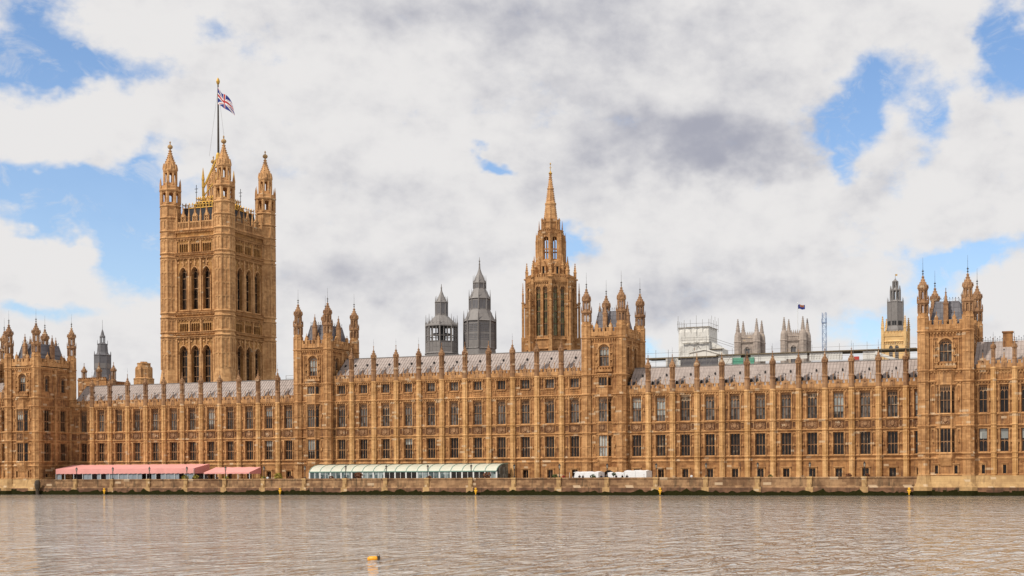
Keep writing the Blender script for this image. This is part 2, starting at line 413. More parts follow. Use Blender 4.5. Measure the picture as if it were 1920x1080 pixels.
def window(parent, loc, rot, w, h, lights, style, gl, inset=.3):
    fm, gm = window_meshes(w, h, lights, style, gl)
    a = R(rot); loc = (loc[0]-inset*sin(a), loc[1]+inset*cos(a), loc[2])
    o = inst('window', fm, parent, loc, rot); sub('glass', gm, o)
    if style in ('trac', 'flat', 'arch') and w > 1.8 and h < 6 and WR_.random() < (.14 if style != 'flat' else .04):
        k = WR_.choice((.3, .45, .6, .75)); key = ('blind', round(w, 2), round(h, 2), k)
        if key not in CACHE:
            b = MB(); b.quad((-w/2, .135, h*(1-k)), (w/2, .135, h*(1-k)), (w/2, .135, h), (-w/2, .135, h)); CACHE[key] = b.mesh('blind', 'glass_blind')
        sub('blind', CACHE[key], o)
    return o
WR_ = random.Random(11)
def finial(mb, u, v, z, h, r=.12):
    mb.lathe(u, v, [(r*.45, z), (r*.4, z+h*.25), (r*1.2, z+h*.33), (r*.4, z+h*.42), (r*.35, z+h*.6), (r*1.5, z+h*.7), (r*.4, z+h*.78), (r*.2, z+h)], 6, 0)
    return mb
def crockets(mb, u, v, prof, r=.07, n=8, rot=pi/8, step=.45):
    for (r0, z0), (r1, z1) in zip(prof, prof[1:]):
        k = max(1, int(abs(z1-z0)/step))
        for j in range(k):
            t_ = (j+.5)/k; rr = r0+(r1-r0)*t_; zz = z0+(z1-z0)*t_
            for i in range(n):
                a = rot+2*pi*i/n; x, y = u+(rr+r*.5)*cos(a), v+(rr+r*.5)*sin(a)
                mb.box(x-r, x+r, y-r, y+r, zz-r, zz+r)
def pinnacle_mesh(h, r, key, iron=1.6):
    """octagonal pinnacle: base at z=0 (the cornice), height h to the stone tip, slotted lantern and crocketed cap"""
    if key in CACHE: return CACHE[key]
    m = MB(); a = h*.30; b_ = h*.34; c = h*.66; d = h*.70
    m.lathe(0, 0, [(r*.98, 0), (r*.98, a), (r*1.12, a+.05), (r*1.12, a+.18), (r*.86, b_), (r*.86, b_+.25)])
    m.lathe(0, 0, [(r*.55, b_+.25), (r*.55, c)])
    for i in range(8):
        g_ = pi/8+i*pi/4; m.lathe(r*.80*cos(g_), r*.80*sin(g_), [(r*.16, b_+.25), (r*.16, c)], 4, g_)
    m.lathe(0, 0, [(r*.9, c), (r*1.1, c+.08), (r*1.12, c+.2), (r*.9, d)])
    cap = [(r*.92, d), (r*.78, d+.22*(h-d)), (r*.42, d+.45*(h-d)), (r*.16, d+.68*(h-d)), (r*.08, h-.35)]
    m.lathe(0, 0, cap); crockets(m, 0, 0, cap[:4], .065)
    for i in range(8):
        g_ = i*pi/4; x, y = r*cos(g_), r*sin(g_); m.lathe(x, y, [(.12, d-.1), (.1, d+.15), (.02, d+.55)], 4, g_)
    finial(m, 0, 0, h-.5, .75, .13)
    f = MB()
    if iron: f.lathe(0, 0, [(.022, h), (.012, h+iron)], 4, 0); f.lathe(0, 0, [(.01, h+iron*.5), (.06, h+iron*.55), (.01, h+iron*.6)], 4, 0)
    CACHE[key] = (m.mesh('pinnacle', 'stone_weathered'), f.mesh('rod', 'iron') if iron else None); return CACHE[key]
def pinnacle(parent, loc, h, r, key, iron=1.6):
    a, b_ = pinnacle_mesh(h, r, key, iron); o = inst('pinnacle', a, parent, loc)
    if b_: sub('finial_rod', b_, o)
    return o
def buttress_mesh(zb, zt, rings, r=.52):
    key = ('bt', zb, zt, tuple(rings), r)
    if key in CACHE: return CACHE[key]
    m = MB(); prof = [(r*1.28, zb), (r*1.28, zb+.9), (r*1.12, zb+1.15)]
    for z in rings:
        prof += [(r*1.0 if z > rings[0] else r*1.12, z-.28), (r*1.25, z-.1), (r*1.25, z+.06), (r*1.0, z+.18)]
    prof += [(r, zt)]
    m.lathe(0, 0, prof)
    for i in range(8):                      # angle shafts and blind panel heads
        g_ = pi/8+i*pi/4
        if sin(g_) > .5: continue
        for z0, z1 in zip(rings, rings[1:]): m.lathe(r*cos(g_), r*sin(g_), [(.07, z0+.18), (.07, z1-.28)], 4, g_)
    for z0, z1 in zip(rings, rings[1:]):
        if z1-z0 > 3:
            for t_ in (.46, .9):
                zz = z0+(z1-z0)*t_; m.lathe(0, 0, [(r*1.0, zz-.1), (r*1.12, zz), (r*1.0, zz+.1)])
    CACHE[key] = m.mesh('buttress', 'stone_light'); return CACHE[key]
def carved_mesh(w, h, seed):
    key = ('carv', w, h, seed)
    if key in CACHE: return CACHE[key]
    m = MB(); rr = random.Random(seed)
    m.box(-w/2, w/2, -.02, .05, 0, h)
    for a in (-w/2, w/2-.07): m.box(a, a+.07, -.12, .05, 0, h)
    m.box(-w/2+.07, w/2-.07, -.12, .05, 0, .07); m.box(-w/2+.07, w/2-.07, -.12, .05, h-.07, h)
    m.cur = 1; sw, sh_ = w*.17, h*.26; zc = h*.5
    m.prism([(-sw, zc+sh_), (-sw, zc-sh_*.3), (0, zc-sh_), (sw, zc-sh_*.3), (sw, zc+sh_)], -.16, -.02)     # shield
    m.prism([(-sw*.9, zc+sh_*1.15), (sw*.9, zc+sh_*1.15), (sw*1.2, h*.9), (sw*.5, h*.82), (0, h*.94), (-sw*.5, h*.82), (-sw*1.2, h*.9)], -.16, -.02)
    for sgn in (-1, 1):                                   # supporters rearing on each side
        def bl(u, z, ru, rz):
            m.lathe(sgn*u*w, -.03, [(.001, z*h-rz*h), (ru*w*.8, z*h-rz*h*.5), (ru*w, z*h), (ru*w*.75, z*h+rz*h*.6), (.001, z*h+rz*h)], 6, 0, True, .5)
        bl(.30, .48, .075, .2); bl(.27, .78, .06, .1); bl(.40, .30, .05, .16); bl(.22, .2, .045, .1); bl(.20, .62, .04, .06); bl(.43, .66, .035, .2); bl(.12, .1, .07, .05); bl(.34, .09, .07, .05)
    CACHE[key] = m.mesh('carved_panel', ['stone_carved', 'stone_weathered']); return CACHE[key]
def gablet_mesh(sc):
    key = ('gab', sc)
    if key in CACHE: return CACHE[key]
    m = MB(); k = sc
    m.box(-.62*k, -.3*k, -.25, .2, 0, 1.75*k); m.box(.3*k, .62*k, -.25, .2, 0, 1.75*k); m.box(-.3*k, .3*k, -.05, .2, 0, 1.75*k)
    m.arch_fill(-.3*k, .3*k, 1.2*k, 1.6*k, 1.75*k, -.25, -.05, 3)
    m.lathe(0, -.16, [(.14*k, .25*k), (.17*k, .7*k), (.12*k, 1.05*k), (.09*k, 1.3*k), (.01, 1.4*k)], 6, 0)       # figure in the niche
    m.prism([(-.66*k, 1.75*k), (.66*k, 1.75*k), (.42*k, 2.05*k), (.2*k, 2.3*k), (.1*k, 2.75*k), (-.1*k, 2.75*k), (-.2*k, 2.3*k), (-.42*k, 2.05*k)], -.22, .2)
    for s_ in (-1, 1): m.lathe(s_*.58*k, 0, [(.11, 1.75*k), (.09, 2.05*k), (.02, 2.45*k)], 4, pi/4)
    m.lathe(0, 0, [(.09, 2.7*k), (.07, 3.1*k), (.17, 3.25*k), (.06, 3.4*k)], 6)
    g_ = MB(); g_.lathe(0, 0, [(.04, 3.35*k), (.03, 3.75*k), (.12, 3.9*k), (.12, 4.02*k), (.02, 4.2*k)], 6, 0)
    CACHE[key] = (m.mesh('gablet', 'stone_weathered'), g_.mesh('vane', 'iron')); return CACHE[key]
def parapet(mb, u0, u1, z, h=1.5, v0=-.3, v1=.15, step=.9, finials=True):
    """pierced, battlemented parapet along u with a moulded coping"""
    mb.box(u0, u1, v0, v1, z, z+h*.55)
    n = max(1, int((u1-u0)/step)); s_ = (u1-u0)/n
    for i in range(n):
        a = u0+i*s_
        mb.box(a+.24*s_, a+.76*s_, v0, v1, z+h*.55, z+h*.9); mb.box(a+.18*s_, a+.82*s_, v0-.06, v1+.06, z+h*.9, z+h)
        mb.box(a-.03, a+.03, v0-.05, v0, z+.1, z+h*.52); mb.box(a+s_*.5-.03, a+s_*.5+.03, v0-.05, v0, z+.1, z+h*.85)
    if finials:
        for k in (.25, .75):
            u = u0+(u1-u0)*k; mb.lathe(u, (v0+v1)/2, [(.09, z+h), (.055, z+h+.2), (.05, z+h+.95), (.11, z+h+1.1), (.02, z+h+1.3)], 5)
def string(mb, u0, u1, z, v=0, out_=.28, hh=.26, dent=True):
    """moulded string course: weathered top, fillet, hollow with bosses"""
    mb.prism_v = None
    pr = [(v+.02, z-hh), (v-out_*.45, z-hh*.75), (v-out_*.55, z-.06), (v-out_, z-.03), (v-out_, z+.06), (v-out_*.4, z+.14), (v+.02, z+.24)]
    a = [mb.P(u0, p[0], p[1]) for p in pr]; b = [mb.P(u1, p[0], p[1]) for p in pr]
    for i in range(len(pr)-1): mb.F(a[i], b[i], b[i+1], a[i+1])
    mb.F(*reversed(a)); mb.F(*b)
    if dent:
        n = int((u1-u0)/.55)
        for i in range(n):
            u = u0+(i+.5)*(u1-u0)/n; mb.box(u-.1, u+.1, v-out_*.8, v, z-hh-.16, z-hh*.72)

Z_SILL, Z_STR, Z_BAND, Z_COR, Z_COR3 = 7.57, 12.67, 14.62, 20.6, 24.65
TERR = 2.4
def bay_trim(mb, uc, ww, half, z0, z1, v=0, heads=True):
    """panelled strips of blind tracery either side of a window within one bay"""
    for s_ in (-1, 1):
        a = uc+s_*(ww/2+.12)
        mb.box(min(a, a+s_*.2), max(a, a+s_*.2), v-.2, v, z0, z1)
        w0, w1 = sorted((uc+s_*(ww/2+.34), uc+s_*half))
        if w1-w0 > .25:
            for zz in (z0+(z1-z0)*.46,):
                mb.box(w0, w1, v-.1, v, zz-.07, zz+.07); mb.box((w0+w1)/2-.1, (w0+w1)/2+.1, v-.24, v, zz-.28, zz+.28)
            if heads:
                mb.arch_fill(w0, w1, z1-.75, z1-.3, z1, v-.12, v, 3); mb.arch_fill(w0, w1, z0+(z1-z0)*.46-.5, z0+(z1-z0)*.46-.16, z0+(z1-z0)*.46-.07, v-.1, v, 3)
    mb.box(uc-ww/2-.12, uc+ww/2+.12, v-.16, v, z1-.16, z1)

# ------------------------------------------------------------------ palace ranges
def palace_range(name, label, X0, X1, wins, butts, storeys3=False, ribs=.0, pin_h=7.5, plain_ground=False, Y=0., ridge=(4.9, 26.2), roof_ext=(0, 0), doors=True):
    th = thing(name, label, 'palace range', ((X0+X1)/2, Y, TERR))
    top = Z_COR3 if storeys3 else Z_COR
    w = 1.95; holes = []
    bay = wins[1]-wins[0]
    for x in wins:
        holes += [(x-w/2, x+w/2, 7.75, 12.15), (x-w/2, x+w/2, 14.85, 20.0), (x-.65, x+.65, TERR+.02, 5.15)]
        if storeys3: holes.append((x-w/2, x+w/2, 22.25, 24.2))
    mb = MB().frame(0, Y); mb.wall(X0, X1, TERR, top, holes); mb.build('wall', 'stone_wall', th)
    tr = MB().frame(0, Y)
    half = bay/2-.62
    for x in wins:
        bay_trim(tr, x, w, half, 7.75, 12.3); bay_trim(tr, x, w, half, 14.8, 20.25)
        for s_ in (-1, 1):                                 # blind panels beside the carved band
            a = sorted((x+s_*(w/2+.3), x+s_*half)); tr.box(a[0], a[0]+.09, -.16, 0, 12.95, 14.4); tr.box(a[1]-.09, a[1], -.16, 0, 12.95, 14.4)
            tr.box(a[0]+.09, a[1]-.09, -.1, 0, 12.95, 13.1); tr.box(a[0]+.09, a[1]-.09, -.1, 0, 14.25, 14.4)
        tr.box(x-.95, x-.65, -.12, 0, TERR, 5.35); tr.box(x+.65, x+.95, -.12, 0, TERR, 5.35); tr.box(x-.65, x+.65, -.12, 0, 5.15, 5.35)
        tr.box(x-1.05, x+1.05, -.24, -.12, 5.35, 5.52); tr.box(x-1.05, x+1.05, -.12, 0, 5.35, 5.47)
        if storeys3:
            bay_trim(tr, x, w, half, 22.2, 24.3, heads=False)
            for k in range(3):
                for r_ in range(2):
                    uu = x-w/2+.1+k*.62; tr.box(uu, uu+.5, -.12, 0, 20.95+r_*.52, 21.05+r_*.52); tr.box(uu+.22, uu+.28, -.12, 0, 21.05+r_*.52, 21.4+r_*.52)
            tr.box(x-w/2-.1, x+w/2+.1, -.2, 0, 22.0, 22.14)
            for s_ in (-1, 1):
                a = sorted((x+s_*(w/2+.35), x+s_*half)); tr.box(a[0], a[1], -.12, 0, 21.9, 22.05); tr.box(a[0]+.1, a[0]+.18, -.12, 0, 20.9, 21.9); tr.box(a[1]-.18, a[1]-.1, -.12, 0, 20.9, 21.9)
    tr.build('blind_tracery', 'stone', th)
    for z, o_, d_ in ((Z_SILL, .26, False), (6.75, .18, False), (Z_STR, .24, False), (Z_BAND, .26, False), (Z_COR, .36, True)) + (((Z_COR3, .4, True),) if storeys3 else ()):
        sm = MB().frame(0, Y); string(sm, X0, X1, z, 0, o_, .28, d_); sm.build('cornice' if z >= Z_COR else 'string_course', 'stone', th)
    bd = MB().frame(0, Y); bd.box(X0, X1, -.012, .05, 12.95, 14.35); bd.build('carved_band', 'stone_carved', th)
    pl = MB().frame(0, Y); pl.box(X0, X1, -.2, 0, TERR, TERR+.55); pl.build('plinth', 'stone', th)
    for x in wins:
        window(th, (x, Y, 7.75), 0, w, 4.4, 3, 'flat', 'glass_dark')
        window(th, (x, Y, 14.85), 0, w, 5.15, 3, 'arch' if storeys3 else 'trac', 'glass_grey')
        window(th, (x, Y, TERR+.02), 0, 1.3, 2.73, 2, 'row', 'glass_dark')
        if storeys3: window(th, (x, Y, 22.25), 0, w, 1.95, 3, 'row', 'glass_grey')
        inst('carved_panel', carved_mesh(1.95, 1.5, 1), th, (x, Y-.02, 12.88))
    pm = MB().frame(0, Y); edges_ = [X0]+list(butts)+[X1]
    for a, b_ in zip(edges_, edges_[1:]): parapet(pm, a+.55 if a != X0 else a, b_-.55 if b_ != X1 else b_, top+.2, 1.45, finials=abs(b_-a) > 4)
    pm.build('parapet', 'stone', th)
    rings = [6.75, Z_SILL, Z_STR, Z_BAND, Z_COR]+([Z_COR3] if storeys3 else [])
    bm_ = buttress_mesh(0, top+.2-TERR, [z-TERR for z in rings])
    for x in butts:
        inst('buttress', bm_, th, (x, Y-.3, TERR))
        pinnacle(th, (x, Y-.3, top+.1), pin_h, .57, ('pin', pin_h))
    ga, gv = gablet_mesh(.72)
    for x in wins:
        o = inst('gablet', ga, th, (x, Y-.12, top+.2)); sub('vane', gv, o)
    # roof: eaves behind the parapet, steep front slope, flat ridge, rear slope
    ez = top+.9; ry, rz = ridge; a, b_ = X0-roof_ext[0], X1+roof_ext[1]
    rf = MB().frame(0, Y); rf.quad((a, .5, ez), (b_, .5, ez), (b_, ry, rz), (a, ry, rz)); rf.quad((a, ry, rz), (b_, ry, rz), (b_, ry+3.5, rz-.1), (a, ry+3.5, rz-.1))
    rf.quad((a, ry+3.5, rz-.1), (b_, ry+3.5, rz-.1), (b_, ry+6.5, top-1), (a, ry+6.5, top-1))
    rf.quad((a, .15, ez-.15), (b_, .15, ez-.15), (b_, .5, ez), (a, .5, ez))
    for x_ in (a, b_): rf.F(*[rf.P(x_, y, z) for y, z in ((.5, ez), (ry, rz), (ry+3.5, rz-.1), (ry+6.5, top-1), (.5, top-1))])
    n = int((b_-a)/.66)
    sl = (rz-ez)/(ry-.5)
    for i in range(n+1):
        u = a+(b_-a)*i/n; p = [rf.P(u+du, v, z) for du in (-.035, .035) for v, z in ((.5, ez), (ry, rz), (ry, rz+.07), (.5-.04, ez+.07))]
        rf.F(p[0], p[1], p[2], p[3]); rf.F(p[4], p[7], p[6], p[5]); rf.F(p[3], p[2], p[6], p[7])
    rof = rf.build('roof', 'roof_metal', th)
    dm = CACHE.get('vent')
    if not dm:
        k = MB(); k.prism([(-.14, 0), (.14, 0), (.14, .3), (0, .48), (-.14, .3)], -.3, .3); dm = CACHE['vent'] = k.mesh('roof_vent', 'iron')
    for i, x in enumerate(wins):
        for (dx, fr) in ((-1.2, .62), (1.35, .62)) if storeys3 else ((.25, .6),):
            yy = .5+(ry-.5)*fr; zz = ez+(rz-ez)*fr
            inst('roof_vent', dm, th, (x+dx, Y+yy, zz-.05))
    if X0 > -100:
        if 'dormer' not in CACHE:
            k = MB(); k.prism([(-.2, 0), (.2, 0), (.2, .55), (0, .8), (-.2, .55)], -.3, .6); CACHE['dormer'] = k.mesh('dormer_vent', 'iron')
        for x in wins:
            for dx in (-.98, -2.2): inst('dormer_vent', CACHE['dormer'], th, (x+dx, Y+.5+(ry-.5)*.2, ez+(rz-ez)*.2-.1))
    rd = MB().frame(0, Y)
    rd.box(a, b_, ry-.12, ry+.12, rz-.02, rz+.12)
    rd.build('ridge', 'lead', th)
    return th
WL = [-234.9+5.281*k for k in range(12)]; BL = [-232.1+5.265*k for k in range(11)]
palace_range('palace_range', 'two storey gothic range behind the pink awnings, with the great square tower above', -238.6, -174.2, WL, BL)
WC = [-162.9+5.63*k for k in range(11)]; BC = [-160.05+5.625*k for k in range(10)]
palace_range('palace_range', 'three storey gothic range behind the green glazed pavilion, between two turreted towers', -165.1, -104.2, WC, BC, storeys3=True, ridge=(5.6, 30.5), pin_h=7.7)
WR = [-92.8+5.225*k for k in range(12)]; BR = [-90.15+5.225*k for k in range(11)]
palace_range('palace_range', 'two storey gothic stone range with scaffolding and white sheeting rising behind its roof', -94.9, -33.6, WR, BR)

# ------------------------------------------------------------------ pavilion towers
def turret_mesh(key, zb, T, rings, r=1.0, slots=True, scale=1.):
    if key in CACHE: return CACHE[key]
    m = MB(); prof = [(r*1.12, zb)]
    for z in rings: prof += [(r*1.0, z-.3), (r*1.2, z-.1), (r*1.2, z+.08), (r*1.0, z+.22)]
    c = T-11.3
    prof += [(r, c+2.1), (r*1.1, c+2.25), (r*.98, c+2.45), (r*.95, T-8.1)]
    prof = [p for i, p in enumerate(prof)]
    m.lathe(0, 0, prof)
    for i in range(8):
        g_ = pi/8+i*pi/4
        zz = [zb+.5]+list(rings)+[T-8.3]
        for z0, z1 in zip(zz, zz[1:]):
            if z1-z0 > .9: m.lathe(r*cos(g_), r*sin(g_), [(.1, z0+.25), (.1, z1-.32)], 4, g_)
    zz = [zb+.5]+list(rings)+[c+2.1]
    for z0, z1 in zip(zz, zz[1:]):
        if z1-z0 > 3:
            for f in (.45, .92): m.lathe(0, 0, [(r*1.0, z0+(z1-z0)*f-.12), (r*1.1, z0+(z1-z0)*f), (r*1.0, z0+(z1-z0)*f+.12)])
    def stage(z0, z1, rr):
        for i in range(8):
            g_ = pi/8+i*pi/4; x, y = rr*cos(g_), rr*sin(g_)
            m.lathe(x*.93, y*.93, [(.19*rr, z0), (.19*rr, z1)], 6, g_)
            g2 = pi/8+(i+1)*pi/4; x2, y2 = rr*cos(g2), rr*sin(g2)
            ang = atan2(y2-y, x2-x); L = sqrt((x2-x)**2+(y2-y)**2)
            mo, mc, ms = m.o, m.c, m.s
            m.o = (x, y, 0); m.c, m.s = cos(ang), sin(ang)
            m.arch_fill(.12*rr, L-.12*rr, z1-.42, z1-.12, z1, -.0, .12, 2)
            m.box(L/2-.05, L/2+.05, .03, .1, z0, z1-.3)
            m.o, m.c, m.s = mo, mc, ms
    m.cur = 1
    stage(T-8.1, T-6.5, r*.95)
    m.lathe(0, 0, [(r*.9, T-6.5), (r*1.12, T-6.35), (r*1.16, T-6.1), (r*1.0, T-5.95), (r*.98, T-5.75), (r*.72, T-5.6), (r*.72, T-5.5)])
    for i in range(8):
        g_ = pi/8+i*pi/4; m.lathe(r*1.05*cos(g_), r*1.05*sin(g_), [(.11, T-6.2), (.1, T-5.4), (.02, T-4.85)], 4, g_)
    stage(T-5.5, T-4.0, r*.76)
    m.lathe(0, 0, [(r*.7, T-4.0), (r*.92, T-3.88), (r*.96, T-3.6), (r*.86, T-3.5)])
    cap = [(r*.84, T-3.5), (r*.84, T-3.15), (r*.70, T-2.75), (r*.42, T-2.25), (r*.24, T-1.75), (r*.12, T-1.2)]
    m.lathe(0, 0, cap); crockets(m, 0, 0, cap[1:], .065, step=.4)
    for i in range(8):
        g_ = i*pi/4; x, y = r*.9*cos(g_), r*.9*sin(g_); m.lathe(x, y, [(.16, T-3.6), (.12, T-3.2), (.02, T-2.8)], 4, g_)
    f = MB(); finial(f, 0, 0, T-1.3, 1.3, .17); f.lathe(0, 0, [(.03, T-.1), (.014, T+2.1)], 4, 0); f.lathe(0, 0, [(.01, T+.9), (.05, T+1.0), (.01, T+1.1)], 4, 0)
    CACHE[key] = (m.mesh('turret', ['stone', 'stone_weathered']), f.mesh('finial', 'timber_wet')); return CACHE[key]

def oriel(th, uc, Yf, levels, zb, zt, gl_kinds, w=2.1, p=.85, wb=1.75, crest=True):
    """canted bay window carried on a corbel"""
    m = MB(); plan = [(uc-wb, Yf+.02), (uc-w/2, Yf-p), (uc+w/2, Yf-p), (uc+wb, Yf+.02)]
    m.frame()
    faces = []
    for (x0, y0), (x1, y1) in zip(plan, plan[1:]):
        L = sqrt((x1-x0)**2+(y1-y0)**2); a = math.degrees(atan2(y1-y0, x1-x0)); hw = (L-.26)/2 if L > 1.6 else (L-.34)/2
        m.frame(x0, y0, a); m.wall(0, L, zb, zt, [(L/2-hw, L/2+hw, z0, z1) for z0, z1, *_ in levels], 0, .35)
        for z in [z for l in levels for z in (l[0]-.12, l[1]+.12)]: string(m, -.05, L+.05, z, 0, .16, .18, False)
        string(m, -.08, L+.08, zt, 0, .26, .25, True)
        for u in (0, L): m.lathe(u, 0, [(.12, zb), (.12, zt)], 6, 0)
        for z0, z1, st, gl, n_ in levels:
            x, y = x0+(x1-x0)/2, y0+(y1-y0)/2
            window(th, (x, y, z0), a, 2*hw, z1-z0, n_ if L > 1.6 else 1, st, gl if L > 1.6 else gl_kinds, .12)
        for za, zb2 in ((levels[0][1]+.35, levels[1][0]-.35),):
            m.box(L/2-hw, L/2-hw+.08, -.08, 0, za, zb2); m.box(L/2+hw-.08, L/2+hw, -.08, 0, za, zb2)
    m.frame()
    lo = [(uc-1.2, Yf+.02), (uc-.85, Yf-.14), (uc+.85, Yf-.14), (uc+1.2, Yf+.02)]
    A = [m.P(x, y, zb-1.5) for x, y in lo]; B = [m.P(uc+(x-uc)*.93, Yf+(y-Yf)*.75, zb-.5) for x, y in plan]; C = [m.P(x, y, zb) for x, y in plan]
    for P_, Q in ((A, B), (B, C)):
        for i in range(3): m.F(P_[i], P_[i+1], Q[i+1], Q[i])
    m.F(*A)
    m.F(*[m.P(x, y, zt) for x, y in plan])
    if crest:
        for (x0, y0), (x1, y1) in zip(plan, plan[1:]):
            L = sqrt((x1-x0)**2+(y1-y0)**2); a = math.degrees(atan2(y1-y0, x1-x0)); m.frame(x0, y0, a)
            parapet(m, .06, L-.06, zt+.2, 1.1, -.05, .12, .55, False)
    m.build('oriel', 'stone', th)

def pavilion(label, X0, X1, Y0, Y1, T, zc_list, belfry, flank_wins, river=False, central=False, grp='turreted pavilion towers', gl=('glass_dark', 'glass_grey'), oriel_on=True):
    """square tower, corner turrets centred on the corners of the wall planes"""
    th = thing('pavilion_tower', label, 'tower', ((X0+X1)/2, (Y0+Y1)/2, 0 if river else TERR), grp)
    zb = 0.2 if river else TERR; zc = T-11.4; uc = (X0+X1)/2; W_ = X1-X0
    b0, b1 = belfry
    m = MB()
    # front
    m.frame(0, Y0); fh = [(uc-1.1, uc+1.1, b0, b1)]
    if river: fh += [(uc-1.75-.3, uc-1.75+.3, 3.9, 5.5), (uc+1.75-.3, uc+1.75+.3, 3.9, 5.5)]
    m.wall(X0, X1, zb, zc, fh)
    # north flank
    m.frame(X1, 0, 90); nh = []
    for y in flank_wins:
        nh.append((y-.75, y+.75, b0, b1-.3))
        if river: nh += [(y-.95, y+.95, 7.75, 12.15), (y-.95, y+.95, 14.85, 20.0)]
    if river: nh.append((flank_wins[0]-.5, flank_wins[0]+.5, TERR+.6, 4.9))
    m.wall(Y0, Y1, zb, zc, nh)
    m.frame(X0, 0, -90); m.wall(-Y1, -Y0, zb, zc, [(-y-.75, -y+.75, b0, b1-.3) for y in flank_wins])
    m.frame(0, Y1, 180); m.wall(-X1, -X0, zb, zc, [(-uc-1.1, -uc+1.1, b0, b1)])
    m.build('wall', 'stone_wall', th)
    window(th, (uc, Y0, b0), 0, 2.2, b1-b0, 3, 'arch', 'glass_grey'); window(th, (uc, Y1, b0), 180, 2.2, b1-b0, 3, 'arch', 'glass_grey')
    for y in flank_wins:
        window(th, (X1, y, b0), 90, 1.5, b1-b0-.3, 2, 'arch', 'glass_grey'); window(th, (X0, y, b0), -90, 1.5, b1-b0-.3, 2, 'arch', 'glass_grey')
        if river:
            window(th, (X1, y, 7.75), 90, 1.9, 4.4, 3, 'flat', 'glass_dark'); window(th, (X1, y, 14.85), 90, 1.9, 5.15, 3, 'flat', 'glass_dark')
    if river:
        window(th, (X1, flank_wins[0], TERR+.6), 90, 1., 1.9, 2, 'row', 'glass_dark')
        for s_ in (-1, 1): window(th, (uc+s_*1.75, Y0, 3.9), 0, .6, 1.6, 1, 'row', 'glass_dark')
    # niches and blind tracery on front and flank
    tr = MB()
    def niche(u, z0, z1, v=0):
        tr.box(u-.34, u-.22, v-.22, v, z0, z1); tr.box(u+.22, u+.34, v-.22, v, z0, z1)
        k = int((z1-z0)/1.15)
        for i in range(k):
            z = z0+(z1-z0)*i/k; tr.box(u-.34, u+.34, v-.34, v, z, z+.12)
            tr.lathe(u, v-.14, [(.13, z+.12), (.16, z+.45), (.1, z+.7), (.09, z+.85), (.01, z+.95)], 6, 0)
    tr.frame(0, Y0)
    for s_ in (-1, 1): niche(uc+s_*1.65, b0-.2, b1-.2); tr.box(uc+s_*2.3-.08, uc+s_*2.3+.08, -.16, 0, b0-1.6, b1+.3)
    tr.box(uc-1.3, uc-1.1, -.2, 0, b0, b1-.8); tr.box(uc+1.1, uc+1.3, -.2, 0, b0, b1-.8)
    tr.arch_fill(uc-1.3, uc+1.3, b1-1.1, b1+.28, b1+.4, -.22, 0, 4)
    bal = MB().frame(0, Y0); parapet(bal, uc-1.9, uc+1.9, b0-1.2, .95, -.5, 0, .6, False); bal.build('window_balustrade', 'stone', th)
    lv = [(7.75, 12.3), (14.8, 20.25)]
    for z0, z1 in lv:
        for s_ in (-1, 1):
            for du in (2.0, 2.65): tr.box(uc+s_*du-.07, uc+s_*du+.07, -.14, 0, z0, z1)
            tr.box(uc+s_*2.3-.12, uc+s_*2.3+.12, -.26, 0, (z0+z1)/2-.3, (z0+z1)/2+.3)
            a, b_ = sorted((uc+s_*2.07, uc+s_*2.58)); tr.arch_fill(a, b_, z1-.7, z1-.3, z1, -.12, 0, 3)
    if river:
        for s_ in (-1, 1):
            x = uc+s_*1.75; tr.box(x-.5, x-.3, -.14, 0, 3.7, 5.7); tr.box(x+.3, x+.5, -.14, 0, 3.7, 5.7); tr.box(x-.62, x+.62, -.24, 0, 5.7, 5.85); tr.box(x-.3, x+.3, -.12, 0, 5.5, 5.7)
    tr.build('blind_tracery', 'stone', th); tr = MB().frame(X1, 0, 90)
    ym = sum(flank_wins)/len(flank_wins)
    tr.box(ym-.35, ym+.35, -.3, 0, zc if False else b0-1.4, zc-.4)
    for z in (b0, b0+1.4, b0+2.8): tr.box(ym-.2, ym+.2, -.42, -.3, z, z+.9)
    for y in flank_wins:
        tr.box(y-.95, y-.75, -.16, 0, b0, b1-.9); tr.box(y+.75, y+.95, -.16, 0, b0, b1-.9); tr.arch_fill(y-.95, y+.95, b1-1.2, b1-.1, b1, -.18, 0, 4)
        if river:
            for z0, z1 in lv: bay_trim(tr, y, 1.9, 2.2, z0, z1)
            for k in (-1.0, 1.0): tr.box(y+k-.06, y+k+.06, -.16, 0, 12.95, 14.4)
    if river: tr.box(ym-.35, ym+.35, -.4, 0, 6.75, b0-1.4)
    tr.build('blind_tracery', 'stone', th)
    if river:
        for y in flank_wins: inst('carved_panel', carved_mesh(1.9, 1.5, 2), th, (X1+.02, y, 12.88), 90)
    # string courses all round, each level one part
    for z in zc_list:
        sm = MB(); big = z > 26
        for (ox, oy, a, u0, u1) in ((0, Y0, 0, X0, X1), (X1, 0, 90, Y0, Y1), (X0, 0, -90, -Y1, -Y0), (0, Y1, 180, -X1, -X0)):
            sm.frame(ox, oy, a); string(sm, u0, u1, z, 0, .42 if big else .26, .4 if big else .28, z >= Z_COR)
            if big: sm.box(u0, u1, -.12, 0, z-1.35, z-1.2)
        sm.build('cornice' if z >= Z_COR else 'string_course', 'stone', th)
    # parapet with gablets
    pm = MB()
